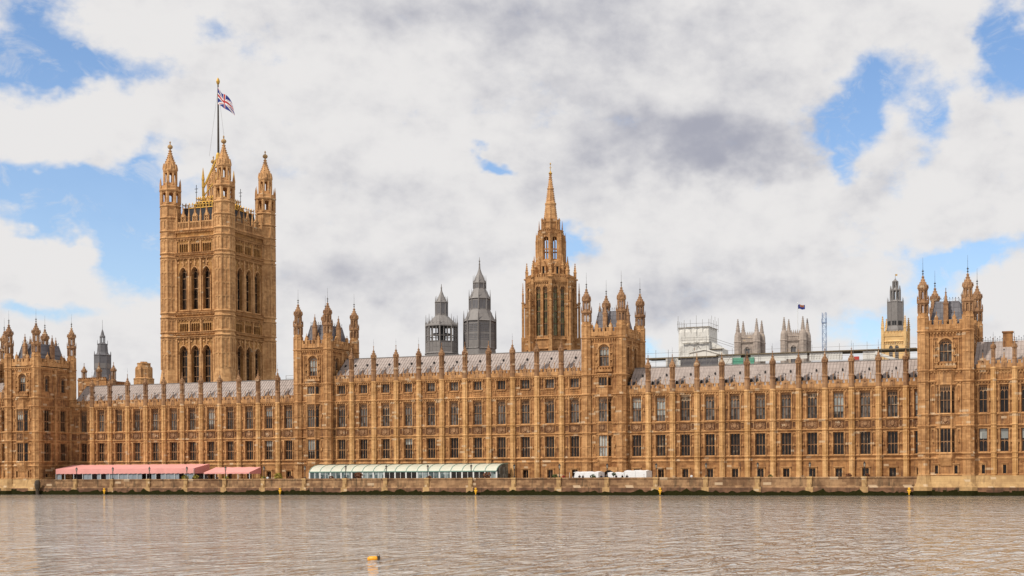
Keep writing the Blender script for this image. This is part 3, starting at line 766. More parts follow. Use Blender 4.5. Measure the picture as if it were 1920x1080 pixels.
    for (ox, oy, a, u0, u1) in ((0, Y0, 0, X0, X1), (X1, 0, 90, Y0, Y1), (X0, 0, -90, -Y1, -Y0), (0, Y1, 180, -X1, -X0)):
        pm.frame(ox, oy, a); parapet(pm, u0+.8, u1-.8, zc+.2, 1.75, -.25, .15, .85, False)
        for k in (.3, .7):
            u = u0+(u1-u0)*k; pm.box(u-.32, u+.32, -.36, .1, zc+.3, zc+2.3); pm.prism([(u-.4, zc+2.3), (u+.4, zc+2.3), (u, zc+3.0)], -.36, .1); pm.lathe(u, -.13, [(.07, zc+2.8), (.05, zc+3.2), (.1, zc+3.3), (.02, zc+3.55)], 5)
    pm.build('parapet', 'stone', th)
    tm, tf = turret_mesh(('tur', T, river), zb-(2 if False else 0), T, [z for z in zc_list], 1.0)
    for x in (X0, X1):
        for y in (Y0, Y1):
            o = inst('turret', tm, th, (x, y, 0)); sub('finial', tf, o)
    # mansard roof, flat lead top with cresting rail, gabled stone chimney-pinnacle in the middle of each side
    rf = MB(); z0, z1 = zc+.6, zc+5.6
    rf.hip(X0+.9, X1-.9, Y0+.9, Y1-.9, z0, z1, .95, 1.2)
    ro = rf.build('roof', 'roof_mansard', th)
    rr = MB(); x0, x1, y0, y1 = X0+1.9, X1-1.9, Y0+2.15, Y1-2.15
    for i in range(9):
        x = x0+(x1-x0)*i/8
        for y in (y0, y1): rr.tube((x, y, z1), (x, y, z1+.7), .02, 4); rr.box(x-.07, x+.07, y-.02, y+.02, z1+.5, z1+.64)
    for i in range(10):
        y = y0+(y1-y0)*i/9
        for x in (x0, x1): rr.tube((x, y, z1), (x, y, z1+.7), .02, 4); rr.box(x-.02, x+.02, y-.07, y+.07, z1+.5, z1+.64)
    for y in (y0, y1): rr.tube((x0, y, z1+.35), (x1, y, z1+.35), .02, 4)
    for x in (x0, x1): rr.tube((x, y0, z1+.35), (x, y1, z1+.35), .02, 4)
    rr.build('roof_cresting', 'iron', th)
    key = ('midpin', 1)
    if key not in CACHE:
        k = MB(); k.box(-.42, .42, -.35, .35, 0, 4.6); k.box(-.25, .25, -.42, -.35, .8, 3.4); k.box(-.5, .5, -.43, .43, 4.6, 4.8)
        k.lathe(0, 0, [(.5, 4.8), (.34, 5.5), (.2, 6.3), (.06, 7.1)], 4, pi/4); crockets(k, 0, 0, [(.5, 4.8), (.34, 5.5), (.2, 6.3), (.06, 7.1)], .06, 4, pi/4)
        finial(k, 0, 0, 7.0, .6, .1); CACHE[key] = k.mesh('gabled_pinnacle', 'stone_weathered')
    for (x, y) in ((uc, Y0+.75), (uc, Y1-.75), (X1-.75, ym), (X0+.75, ym)): inst('gabled_pinnacle', CACHE[key], th, (x, y, zc+.3))
    if oriel_on:
        lvls = [(7.75, 12.15, 'flat', gl[0], 3), (14.85, 20.0, 'trac', gl[1], 3)]
        if central: lvls.append((22.25, 24.1, 'row', 'glass_grey', 3))
        oriel(th, uc, Y0, lvls, 6.9, 24.65 if central else 22.7, 'glass_dark', crest=False)
        inst('carved_panel', carved_mesh(1.7, 1.5, 3), th, (uc, Y0-.88, 12.9))
    if not river:
        dm = MB().frame(0, Y0)
    return th
ZC_C = [6.75, Z_SILL, Z_STR, Z_BAND, Z_COR, Z_COR3, 32.3]
ZC_W = [3.75, 6.75, 7.7, Z_STR, 14.75, 20.75, 22.75, 29.9]
pavilion('turreted stone tower standing between the pink awnings and the green pavilion', -173.55, -165.83, -.8, 9.8, 43.85, ZC_C, (26.4, 30.7), (2.6, 6.6), central=True)
pavilion('turreted stone tower above the white tents, just right of the tall pointed spire', -103.46, -95.72, -.8, 10.2, 43.75, ZC_C, (26.4, 30.7), (2.6, 6.8), central=True, gl=('glass_blind', 'glass_grey'))
pavilion('turreted stone tower rising from the river beside the left end of the pink awning', -247.6, -239.39, -10, .9, 41.5, ZC_W, (24.3, 28.3), (-6.9, -1.9), river=True)
pavilion('turreted tower mostly cut off by the left edge of the photograph', -268.4, -260.4, -10, .9, 41.5, ZC_W, (24.3, 28.3), (-6.9, -1.9), river=True)
pavilion('turreted stone tower rising from the river, at the far right', -33.24, -25.23, -10, 6.5, 41.3, ZC_W, (24.3, 28.3), (-6.0, 2.0), river=True, gl=('glass_dark', 'glass_dark'))

# ------------------------------------------------------------------ wings on the river
def wing(label, X0, X1, wins, butts, Y=-9.0, ridge=(6.0, 28.3)):
    th = thing('palace_wing', label, 'palace wing', ((X0+X1)/2, Y, 0)); top = 22.75
    holes = []
    for x in wins: holes += [(x-.7, x+.7, 7.95, 12.2), (x-.7, x+.7, 15.0, 19.95), (x-.3, x+.3, 3.9, 5.6)]
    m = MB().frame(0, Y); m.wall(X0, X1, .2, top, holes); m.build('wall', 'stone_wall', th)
    tr = MB().frame(0, Y)
    for x in wins:
        bay_trim(tr, x, 1.4, 1.35, 7.8, 12.3); bay_trim(tr, x, 1.4, 1.35, 14.95, 20.2)
        for k in range(4):
            a = x-1.2+k*.6; tr.box(a, a+.08, -.18, 0, 21, 22.3); tr.arch_fill(a+.08, a+.6, 21.8, 22.15, 22.35, -.15, 0, 3)
        tr.box(x-.5, x-.3, -.14, 0, 3.7, 5.8); tr.box(x+.3, x+.5, -.14, 0, 3.7, 5.8); tr.box(x-.6, x+.6, -.22, 0, 5.8, 5.95); tr.box(x-.3, x+.3, -.12, 0, 5.6, 5.8)
        for k in (-.75, 0, .75): tr.box(x+k-.05, x+k+.05, -.14, 0, 12.95, 14.5)
    tr.build('blind_tracery', 'stone', th)
    for z, o_ in ((3.75, .16), (6.75, .18), (7.7, .26), (Z_STR, .24), (14.75, .26), (20.75, .3), (22.75, .38)):
        s_ = MB().frame(0, Y); string(s_, X0, X1, z, 0, o_, .28, z > 20); s_.build('cornice' if z > 20 else 'string_course', 'stone', th)
    for x in wins:
        window(th, (x, Y, 7.95), 0, 1.4, 4.25, 2, 'flat', 'glass_dark' if x < -240 else 'glass_dark'); window(th, (x, Y, 15.0), 0, 1.4, 4.95, 2, 'trac', 'glass_dark'); window(th, (x, Y, 3.9), 0, .6, 1.7, 1, 'row', 'glass_dark')
        if x > -100:
            bl = MB().frame(x, Y+.29, 0); bl.quad((-.62, 0, 10.3), (.62, 0, 10.3), (.62, 0, 12.0), (-.62, 0, 12.0)); bl.build('blind', 'glass_blind', th)
    pm = MB().frame(0, Y); e = [X0]+butts+[X1]
    for a, b_ in zip(e, e[1:]): parapet(pm, a+.4, b_-.4, top+.2, 1.4, finials=False)
    pm.build('parapet', 'stone', th)
    ga, gv = gablet_mesh(.82)
    for x in wins: o = inst('gablet', ga, th, (x, Y-.12, top+.2)); sub('vane', gv, o)
    bm_ = buttress_mesh(0, top+.2, [3.75, 6.75, 7.7, Z_STR, 14.75, 20.75, 22.75], .45)
    for x in butts:
        inst('buttress', bm_, th, (x, Y-.2, .2)); pinnacle(th, (x, Y-.2, top+.1), 5.4, .42, ('pin', 'wing'), 1.2)
    rf = MB().frame(0, Y); ez = top+.9; ry, rz = ridge
    rf.quad((X0, .4, ez), (X1, .4, ez), (X1, ry, rz), (X0, ry, rz)); rf.quad((X0, ry, rz), (X1, ry, rz), (X1, ry+6, top), (X0, ry+6, top))
    for x_ in (X0, X1): rf.F(*[rf.P(x_, y, z) for y, z in ((.4, ez), (ry, rz), (ry+6, top), (.4, top))])
    n = int((X1-X0)/.66)
    for i in range(n+1):
        u = X0+(X1-X0)*i/n; p = [rf.P(u+du, v, z) for du in (-.035, .035) for v, z in ((.4, ez), (ry, rz), (ry, rz+.07), (.36, ez+.07))]
        rf.F(p[0], p[1], p[2], p[3]); rf.F(p[4], p[7], p[6], p[5]); rf.F(p[3], p[2], p[6], p[7])
    rf.build('roof', 'roof_metal', th)
    cr = MB().frame(0, Y)
    n = int((X1-X0)/.42)
    for i in range(n):
        u = X0+(X1-X0)*(i+.5)/n; cr.box(u-.02, u+.02, ry-.02, ry+.02, rz, rz+(.95 if i % 2 else .65)); cr.box(u-.08, u+.08, ry-.02, ry+.02, rz+(.75 if i % 2 else .45), rz+(.85 if i % 2 else .55))
    cr.box(X0, X1, ry-.02, ry+.02, rz+.2, rz+.25); cr.build('roof_cresting', 'iron', th)
    return th
wn = wing('river wing with square chimney and crested roof, running off the right edge', -24.3, -3, [-22.75+3.72*k for k in range(6)], [-20.9+3.7*k for k in range(5)])
m = MB(); m.box(-19.6, -17.9, -4.5, -3.2, 26, 29.7); m.box(-19.75, -17.75, -4.65, -3.05, 29.7, 29.95); m.build('chimney', 'stone_wall', wn)
wing('short river wing between two corner towers, at the left edge of the photograph', -259.5, -248.5, [-250.1-3.7*k for k in range(3)][::-1], [-255.6, -251.9], ridge=(5, 27))

# river plinths (splayed footing in the water) belong to a base below each wing
def footing(label, X0, X1, pts):
    th = thing('river_footing', label, 'river wall', ((X0+X1)/2, -10, -1), 'splayed footings of the wings')
    m = MB()
    m.prism_y = None
    prof = [(-11.0, -1.5), (-11.0, 1.5), (-10.75, 1.75), (-10.4, 2.5), (-10.2, 3.6), (-8.5, 3.7), (-8.5, -1.5)]
    a = [m.P(X0, y, z) for y, z in prof]; b_ = [m.P(X1, y, z) for y, z in prof]; n = len(prof)
    for i in range(n): m.cur = 1 if i < 1 else 0; m.F(a[i], b_[i], b_[(i+1) % n], a[(i+1) % n])
    m.cur = 0; m.F(*reversed(a)); m.F(*b_)
    for x in pts: m.lathe(x, -10, [(2.0, -1.5), (2.0, 1.6), (1.75, 1.8), (1.45, 2.4), (1.25, 3.4), (1.15, 3.9)])
    m.build('footing', ['stone_pale', 'wet_stone'], th)
    al = MB(); al.box(X0-.01, X1+.01, -11.06, -10.9, -1.4, .55)
    n = int((X1-X0)/.5)
    for i in range(n):
        u = X0+(i+.5)*(X1-X0)/n; h_ = .6+.75*max(0, .4+.5*sin(u*.35)+.3*sin(u*1.3))*random.random()**.5; al.box(u-.3, u+.3, -11.03-.02*(i % 2), -10.9, .5, h_)
    for x in pts: al.lathe(x, -10, [(2.06, -1.4), (2.06, .8), (1.98, .95)])
    al.build('weed_band', 'algae', th)
footing('splayed stone footing with dark weed under the left river wing and corner tower', -275, -238.0, [-247.6, -239.39])
footing('splayed pale stone footing with dark weed under the right river wing and corner tower', -34.2, 0, [-33.24, -25.23])

# ------------------------------------------------------------------ great square tower with flag
def great_tower():
    X0, X1, Y0, Y1 = -272.35, -252.7, 75., 95.0
    th = thing('great_tower', 'massive square stone tower with gilded roof crown and corner turrets, flying the flag', 'tower', ((X0+X1)/2, (Y0+Y1)/2, 4))
    cx, cy = (X0+X1)/2, (Y0+Y1)/2; w0 = Y0-1.0   # wall plane slightly in front of turret centres
    off = .9
    faces = ((cx, Y0-off, 0), (X1+off, cy, 90), (cx, Y1+off, 180), (X0-off, cy, -90))
    c3 = (-4.25, 0, 4.25)
    m = MB(); holes = []
    for u in c3:
        holes += [(u-1.3, u+1.3, 54.4, 67.0), (u-1.45, u+1.45, 31, 43.3)]
        for k in (-1.17, -.39, .39, 1.17): holes += [(u+k-.31, u+k+.31, 71.6, 74.4, .6), (u+k-.31, u+k+.31, 47.6, 50.3, .6)]
    for ox, oy, a in faces:
        m.frame(ox, oy, a); m.wall(-8.4, 8.4, 4, 78.6, holes, 0, 1.15)
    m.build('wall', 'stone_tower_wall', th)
    tr = MB()
    for ox, oy, a in faces:
        tr.frame(ox, oy, a)
        for u in c3:
            tr.arch_fill(u-1.3, u+1.3, 65.0, 66.95, 67.05, -.02, .8); tr.arch_fill(u-1.45, u+1.45, 41.3, 43.25, 43.35, -.02, .8)
            for (z0, z1, z2, wv) in ((54.4, 64.4, 67.6, 1.3), (31, 40.8, 43.9, 1.45)):
                for s_ in (-1, 1):
                    p, q_ = sorted((u+s_*wv, u+s_*(wv+.28))); tr.box(p, q_, -.35, 0, z0-.4, z1)
                hw = wv+.16; zt_ = z2-.45; pts = [(u+s_*hw*(1-(1-cos(k*pi/10*.92))/(1-cos(pi/2*.92))), z1+(zt_-z1)*sin(k*pi/10*.92)/sin(pi/2*.92)) for s_, ks in ((-1, range(6)), (1, range(4, -1, -1))) for k in ks]
                for (p, q_) in zip(pts, pts[1:]): tr.prism([p, q_, (q_[0], q_[1]+.34), (p[0], p[1]+.34)], -.4, 0)
                tr.prism([(u-.22, z2), (u+.22, z2), (u+.1, z2+1.8), (u+.35, z2+2.0), (0+u, z2+2.7), (u-.35, z2+2.0), (u-.1, z2+1.8)], -.3, 0)
            tr.box(u-1.7, u+1.7, -.3, 0, 53.9, 54.25); tr.box(u-1.7, u+1.7, -.2, 0, 71.2, 71.5); tr.box(u-1.7, u+1.7, -.2, 0, 47.2, 47.5)
            for zz in (74.35, 50.25):
                for k in (-1.17, -.39, .39, 1.17): tr.arch_fill(u+k-.31, u+k+.31, zz-.4, zz-.05, zz+.1, -.02, .3, 2)
        for u in (-6.75, -2.12, 2.12, 6.75):
            tr.box(u-.3, u+.3, -.45, 0, 31, 46); tr.box(u-.3, u+.3, -.45, 0, 53.9, 70); tr.box(u-.2, u+.2, -.3, 0, 47.3, 52); tr.box(u-.2, u+.2, -.3, 0, 71.2, 76)
        for zz, n_ in ((68.6, 9), (44.8, 9), (51.2, 12), (75.4, 12), (69.8, 12)):
            for i in range(n_): u = -6.2+12.4*i/(n_-1); tr.box(u-.3, u+.3, -.22, 0, zz-.28, zz+.28)
    tr.build('blind_tracery', 'stone_tower', th)
    for ox, oy, a in faces:
        for u in c3:
            x, y = ox+u*cos(R(a)), oy+u*sin(R(a))
            window(th, (x, y, 54.4), a, 2.6, 12.6, 2, 'tall', 'glass_dark', .85); window(th, (x, y, 31), a, 2.9, 12.3, 3, 'tall', 'glass_dark', .85)
            for zz in (71.7, 47.7):
                bk = MB().frame(x, y, a, 0); bk.quad((-1.6, .58, zz-.2), (1.6, .58, zz-.2), (1.6, .58, zz+2.8), (-1.6, .58, zz+2.8)); bk.build('louvre_recess', 'timber_wet', th)
    RZ = [46.2, 47.5, 52.0, 53.4, 70.3, 71.5, 76.2, 78.3]
    for z in RZ:
        s_ = MB()
        for ox, oy, a in faces: s_.frame(ox, oy, a); string(s_, -8, 8, z, 0, .8, .55, True)
        s_.build('string_course', 'stone_tower', th)
    key = 'vt'
    t_ = MB(); r = 2.95
    prof = [(r*1.5, 4), (r*1.5, 29), (r*1.3, 30.5), (r*1.12, 33.5), (r, 36)]
    for z in RZ+[82.4, 86.0]: prof += [(r, z-.45), (r*1.11, z-.1), (r*1.11, z+.14), (r, z+.38)]
    prof += [(r, 86.6)]
    t_.lathe(0, 0, prof)
    for i in range(8):
        g_ = pi/8+i*pi/4
        for z0, z1 in zip([36]+RZ+[82.4], RZ+[82.4, 86]):
            if z1-z0 > 1.8: t_.lathe(r*.99*cos(g_), r*.99*sin(g_), [(.24, z0+.4), (.24, z1-.45)], 5, g_)
        gm_ = i*pi/4; ap = r*cos(pi/8); ang = math.degrees(gm_)+90
        t_.frame(ap*cos(gm_), ap*sin(gm_), ang)     # blind panels on each face
        for z0, z1 in ((36.5, 41), (41, 45.6), (54, 58), (58, 62), (62, 66), (66, 69.8), (48, 51.5), (72, 75.8), (79, 81.8)):
            t_.box(-.09, .09, -.14, 0, z0+.2, z1-.2)
            for s_ in (-1, 1): t_.arch_fill(min(s_*.09, s_*1.05), max(s_*.09, s_*1.05), z1-.75, z1-.35, z1-.1, -.12, 0, 2)
            t_.box(-1.08, 1.08, -.1, 0, z1-.1, z1+.08)
        t_.frame()
    def lant(z0, z1, rr, pr):
        for i in range(8):
            g_ = pi/8+i*pi/4; x, y = rr*cos(g_), rr*sin(g_); t_.lathe(x*.93, y*.93, [(pr, z0), (pr, z1)], 6, g_)
            g2 = g_+pi/4; x2, y2 = rr*cos(g2), rr*sin(g2); L = sqrt((x2-x)**2+(y2-y)**2)
            t_.frame(x, y, math.degrees(atan2(y2-y, x2-x))); t_.arch_fill(pr*.7, L-pr*.7, z1-1.1, z1-.3, z1, 0, .3, 3); t_.box(pr*.7, L-pr*.7, 0, .25, z0, z0+.55); t_.frame()
    lant(86.6, 90.4, r*.98, .52)
    t_.lathe(0, 0, [(r*.95, 90.3), (r*1.12, 90.6), (r*1.14, 91.0), (r*1.0, 91.3), (r*.95, 92.2), (r*.68, 92.5), (r*.68, 92.7)])
    for i in range(8):
        g_ = pi/8+i*pi/4; t_.lathe(r*1.02*cos(g_), r*1.02*sin(g_), [(.26, 90.6), (.24, 92.8), (.03, 94.6)], 4, g_)
    lant(92.7, 96.6, r*.66, .34)
    t_.lathe(0, 0, [(r*.66, 96.5), (r*.74, 96.8), (r*.75, 97.3), (r*.68, 97.5)])
    cap = [(r*.66, 97.5), (r*.65, 98.5), (r*.52, 99.4), (r*.32, 100.8), (r*.19, 102.0), (r*.09, 103.5)]
    t_.lathe(0, 0, cap); crockets(t_, 0, 0, cap[1:], .11, step=.6)
    for i in range(8):
        g_ = i*pi/4; t_.lathe(r*.64*cos(g_), r*.64*sin(g_), [(.38, 97.3), (.3, 98.1), (.05, 99.2)], 4, g_)
    f = MB(); f.lathe(0, 0, [(.28, 103.4), (.2, 103.7), (.68, 104.0), (.82, 104.4), (.66, 104.8), (.2, 105.1), (.12, 105.5), (.3, 105.7), (.05, 106.2)], 8)
    tm, fm = t_.mesh('turret', 'stone_tower'), f.mesh('finial', 'gold')
    fm = f.mesh('finial', 'stone_pale')
    for x in (X0, X1):
        for y in (Y0, Y1): o = inst('turret', tm, th, (x, y, 0)); sub('finial', fm, o)
    pm = MB()
    for ox, oy, a in faces:
        pm.frame(ox, oy, a)
        pm.box(-7.6, 7.6, -.2, .3, 78.4, 79.0)
        for u in c3:
            for k in range(8):
                uu = u-2.0+k*.54; pm.box(uu, uu+.2, -.15, .25, 79.0, 80.6)
            pm.box(u-2.05, u+2.05, -.2, .3, 80.6, 80.95); pm.box(u-.85, u-.55, -.2, .3, 80.95, 82.6); pm.box(u+.55, u+.85, -.2, .3, 80.95, 82.6); pm.box(u-.12, u+.12, -.1, .2, 80.95, 82.4)
            pm.box(u-.55, u+.55, -.1, .2, 81.6, 81.8); pm.prism([(u-1, 82.4), (u+1, 82.4), (u+.3, 83.5), (u+.12, 84.6), (u-.12, 84.6), (u-.3, 83.5)], -.2, .25); pm.lathe(u, 0, [(.15, 84.4), (.3, 84.9), (.06, 85.4)], 6)
        for u in (-6.6, -2.12, 2.12, 6.6): pm.lathe(u, -.1, [(.36, 78.4), (.36, 82), (.42, 82.2), (.28, 82.8), (.05, 85.2)], 4, pi/4)
    pm.build('parapet', 'stone_tower', th)
    rf = MB(); rf.hip(X0+1.5, X1-1.5, Y0+1.5, Y1-1.5, 78, 85.6, 1.0, 1.0); rf.hip(X0+5, X1-5, Y0+5, Y1-5, 85.6, 88.0, .4, .4); rf.build('roof', 'roof_dark', th)
    g = MB()
    for z, i0 in ((85.6, 2.5), (88.0, 5.3)):
        a0, a1, b0, b1 = X0+i0, X1-i0, Y0+i0, Y1-i0
        for (p, q_) in (((a0, b0), (a1, b0)), ((a1, b0), (a1, b1)), ((a1, b1), (a0, b1)), ((a0, b1), (a0, b0))):
            g.tube((*p, z+.15), (*q_, z+.15), .16, 5); g.tube((*p, z+1.2), (*q_, z+1.2), .1, 5)
            for k in range(13):
                x, y = p[0]+(q_[0]-p[0])*k/12, p[1]+(q_[1]-p[1])*k/12
                g.lathe(x, y, [(.12, z), (.1, z+1.3), (.2, z+1.45), (.03, z+1.9)], 5)
    for k in range(10):
        for y in (Y0+5.0, Y1-5.0): x = X0+5+(X1-X0-10)*k/9; g.box(x-.22, x+.22, y-.12, y+.3, 85.8, 87.6)
        for x in (X0+5.0, X1-5.0): y = Y0+5+(Y1-Y0-10)*k/9; g.box(x-.3, x+.12, y-.22, y+.22, 85.8, 87.6)
    g.build('gilded_cresting', 'gold', th)
    k = MB()                                           # flying crown of gilded struts round the flagstaff foot
    for sx in (-1, 1):
        for sy in (-1, 1):
            b_ = Vector((cx+sx*3.2, cy+sy*3.2, 88)); k.tube(b_, b_+Vector((0, 0, 5)), .35, 6); k.tube(b_+Vector((0, 0, 4.6)), Vector((cx+sx*.3, cy+sy*.3, 102.5)), .33, 5)
            k.tube(b_+Vector((0, 0, 2)), Vector((cx, cy, 97)), .2, 5); k.lathe(b_[0], b_[1], [(.45, 93), (.4, 95), (.5, 95.3), (.06, 99)], 6)
    k.lathe(cx, cy, [(1.1, 99.5), (.8, 101), (.95, 102), (.7, 103.5), (.5, 104)], 8); k.build('gilded_crown', 'gold', th)
    ir = MB()
    for (x, y) in ((X0+5.3, Y0+5.3), (X1-5.3, Y0+5.3), (X1-5.3, Y1-5.3), (X0+5.3, Y1-5.3)):
        ir.tube((x, y, 88), (x, y, 93.5), .09, 5); ir.box(x-.6, x+.6, y-.04, y+.04, 92.2, 92.35); ir.box(x-.4, x+.4, y-.04, y+.04, 91.2, 91.35)
    ir.build('roof_vane', 'iron', th)
    # flagstaff and flag
    fp = thing('flagpole', 'tall slim flagpole with gilded tip rising from the crown of the great square tower', 'flagpole', (cx, cy, 102))
    p = MB(); p.lathe(cx, cy, [(.36, 101.5), (.3, 110), (.2, 125.4)], 8); p.build('staff', 'timber_wet', fp)
    p = MB(); p.lathe(cx, cy, [(.2, 125.2), (.48, 125.7), (.58, 126.2), (.45, 126.7), (.08, 127.4)], 8); p.build('tip', 'gold', fp)
    p = MB(); p.tube((cx-.2, cy, 123), (cx-2.6, cy-1, 103), .03, 4); p.tube((cx+.2, cy, 123), (cx+2.2, cy+1, 103), .03, 4); p.build('halyard', 'scaffold', fp)
    fl = thing('flag', 'union flag flying from the pole on the great square tower', 'flag', (cx, cy, 123))
    # coloured by geometry: fields of a grid in flag coordinates
    nu, nv = 48, 28; Lf, Hf = 9.2, 5.3
    q = MB(); ids = []
    for j in range(nv+1):
        row = []
        for i in range(nu+1):
            u, v = i/nu, j/nv
            x = Lf*u*.70; droop = -6.4*u**1.1-.3*sin(u*8); zz = 124.2-Hf*(1-v)*(1-.45*u)+droop+.3*sin(u*9+v*2)
            row.append(q.P(cx+.32+x, cy-.5+1.0*sin(u*8+v*1.5)*u-1.2*u, zz))
        ids.append(row)
    def colour(u, v):
        x, y = (u-.5)*2, (v-.5)        # x -1..1 over length 2, y -.5...5
        if abs(x) < .08 or abs(y) < .08: return 1
        if abs(x) < .135 or abs(y) < .135: return 2
        d = abs(abs(y)-abs(x)*.5)/1.118
        s_ = (abs(y)-abs(x)*.5)*(1 if x*y > 0 else -1)*(1)
        if d < .035 and s_ > 0: return 1
        if d < .075: return 2
        return 0
    for j in range(nv):
        for i in range(nu):
            q.cur = colour((i+.5)/nu, (j+.5)/nv); q.F(ids[j][i], ids[j][i+1], ids[j+1][i+1], ids[j+1][i])
    q.build('cloth', ['flag_blue_plain', 'cloth_red', 'cloth_white'], fl)
great_tower()

# ------------------------------------------------------------------ central octagonal tower with spire
def central_tower():
    cx, cy = -134.35, 50.
    th = thing('spire_tower', 'tall octagonal stone tower with open lantern and slender crocketed spire', 'tower', (cx, cy, 4))
    def octf(mb, r):          # the eight faces of an octagon: frames with u centred
        for i in range(8):
            g_ = i*pi/4; ap = r*cos(pi/8); mb.frame(cx+ap*cos(g_), cy+ap*sin(g_), math.degrees(g_)+90); yield 2*r*sin(pi/8), g_, ap
    r1 = 6.05
    m = MB()
    for L, g_, ap in octf(m, r1): m.wall(-L/2, L/2, 20, 53, [(-1.55, -.35, 38.4, 50.6), (.35, 1.55, 38.4, 50.6)], 0, .7)
    m.frame(); m.lathe(cx, cy, [(r1, 53), (r1*.99, 53.1), (r1*.55, 53.2)], cap=False)
    m.build('wall', 'stone', th)
    for i in range(8):
        g_ = i*pi/4; ap = r1*cos(pi/8); a = math.degrees(g_)+90
        for u in (-.95, .95):
            x, y = cx+ap*cos(g_)+u*cos(R(a)), cy+ap*sin(g_)+u*sin(R(a)); window(th, (x, y, 38.4), a, 1.2, 12.2, 2, 'tall', 'glass_green', .35)
    tr = MB()
    for L, g_, ap in octf(tr, r1):
        string(tr, -L/2, L/2, 37.6, 0, .3, .3, False); string(tr, -L/2, L/2, 35.2, 0, .4, .3, False); string(tr, -L/2, L/2, 51.8, 0, .4, .3, True)
        for u in (-.95, .95): tr.arch_fill(u-.75, u+.75, 49.4, 50.9, 51.1, -.12, 0); tr.box(u-.75, u-.62, -.14, 0, 38, 49.4); tr.box(u+.62, u+.75, -.14, 0, 38, 49.4)
        parapet(tr, -L/2, L/2, 52, 1.7, -.3, .1, .6, False)
    tr.build('blind_tracery', 'stone', th)
    bm_ = MB()       # corner buttress at origin pointing along +x; base z = 0 -> 20
    bm_.box(-.6, .75, -.55, .55, 20, 36.5); bm_.box(-.5, .55, -.45, .45, 36.5, 46); bm_.box(-.4, .4, -.38, .38, 46, 53)
    bm_.prism([(.55, 46), (.4, 46.9), (.4, 46)], -.45, .45)
    bm_.lathe(0, 0, [(.5, 53), (.5, 54.6), (.6, 54.8), (.36, 55.2), (.05, 57.2)], 4, pi/4); crockets(bm_, 0, 0, [(.36, 55.2), (.05, 57.2)], .07, 4, pi/4)
    for z in (36.5, 46, 53): bm_.box(-.6, .72, -.6, .6, z-.12, z+.12)
    pr = MB()        # outer pier with pinnacle and flying strut
    pr.box(-.42, .42, -.42, .42, 20, 38.4); pr.box(-.3, .3, -.3, .3, 38.4, 47.2); pr.box(-.4, .4, -.4, .4, 47.0, 47.25)
    pr.lathe(0, 0, [(.3, 47.2), (.3, 49), (.38, 49.2), (.2, 49.8), (.04, 52.2)], 4, pi/4); crockets(pr, 0, 0, [(.25, 49.8), (.04, 52.2)], .05, 4, pi/4)
    pr.prism([(-.3, 46.2), (-1.4, 47.4), (-1.4, 47.9), (-.3, 46.8)], -.16, .16); pr.prism([(-.3, 38.0), (-1.6, 39.6), (-1.6, 36.5), (-.3, 35)], -.2, .2); pr.box(-1.6, -.3, -.2, .2, 20, 36.5)
    b1, p1 = bm_.mesh('buttress', 'stone'), pr.mesh('flying_pier', 'stone')
    for i in range(8):
        g_ = pi/8+i*pi/4
        inst('buttress', b1, th, (cx+r1*cos(g_), cy+r1*sin(g_), 0), math.degrees(g_)); inst('flying_pier', p1, th, (cx+7.05*cos(g_), cy+7.05*sin(g_), 0), math.degrees(g_))
    # stone slopes and dormers up to the lantern
    c = MB(); c.lathe(cx, cy, [(5.0, 52.6), (4.6, 54.0), (4.0, 54.4), (3.7, 57.3), (3.3, 57.6)])
    for i in range(8):
        g_ = i*pi/4; a = math.degrees(g_)+90; c.frame(cx+4.05*cos(g_), cy+4.05*sin(g_), a)
        c.box(-.62, -.3, -.5, .3, 53.6, 55.8); c.box(.3, .62, -.5, .3, 53.6, 55.8); c.prism([(-.75, 55.8), (.75, 55.8), (0, 57.2)], -.55, .3); c.frame()
        g_ = pi/8+i*pi/4; x, y = cx+4.2*cos(g_), cy+4.2*sin(g_); c.lathe(x, y, [(.4, 53), (.4, 56), (.5, 56.2), (.3, 56.6), (.04, 59)], 4, g_)
    c.build('lantern_base', 'stone', th)
    dk = MB()
    for i in range(8): g_ = i*pi/4; dk.frame(cx+3.95*cos(g_), cy+3.95*sin(g_), math.degrees(g_)+90); dk.quad((-.3, -.3, 54), (.3, -.3, 54), (.3, -.3, 55.6), (-.3, -.3, 55.6))
    dk.build('dormer_light', 'glass_dark', th)
    l = MB(); r2 = 3.0
    for i in range(8):
        g_ = pi/8+i*pi/4; x, y = cx+r2*cos(g_), cy+r2*sin(g_); l.lathe(x, y, [(.66, 57.4), (.6, 64.2)], 6, g_)
        x, y = cx+3.65*cos(g_), cy+3.65*sin(g_); l.lathe(x, y, [(.2, 57.0), (.2, 62.4), (.26, 62.5), (.15, 62.8), (.03, 64.8)], 4, g_); l.tube((x, y, 61.6), (cx+r2*cos(g_), cy+r2*sin(g_), 62.4), .14, 4); l.tube((x, y, 58), (cx+r2*cos(g_), cy+r2*sin(g_), 58), .14, 4)
    for L, g_, ap in octf(l, r2):
        l.arch_fill(-L/2+.3, L/2-.3, 62.5, 63.5, 64.2, -.1, .3); l.box(-.07, .07, 0, .18, 57.6, 63.2); l.box(-L/2, L/2, -.05, .2, 60.2, 60.5); l.box(-L/2, L/2, -.1, .3, 57.3, 57.9)
        parapet(l, -L/2, L/2, 64.3, 1.0, -.25, .1, .5, False)
    l.frame(); l.lathe(cx, cy, [(r2*1.08, 64.1), (r2*1.12, 64.4), (r2*.8, 64.6)])
    l.lathe(cx, cy, [(2.2, 64.4), (2.0, 68.0), (2.05, 68.1), (1.5, 68.2)])
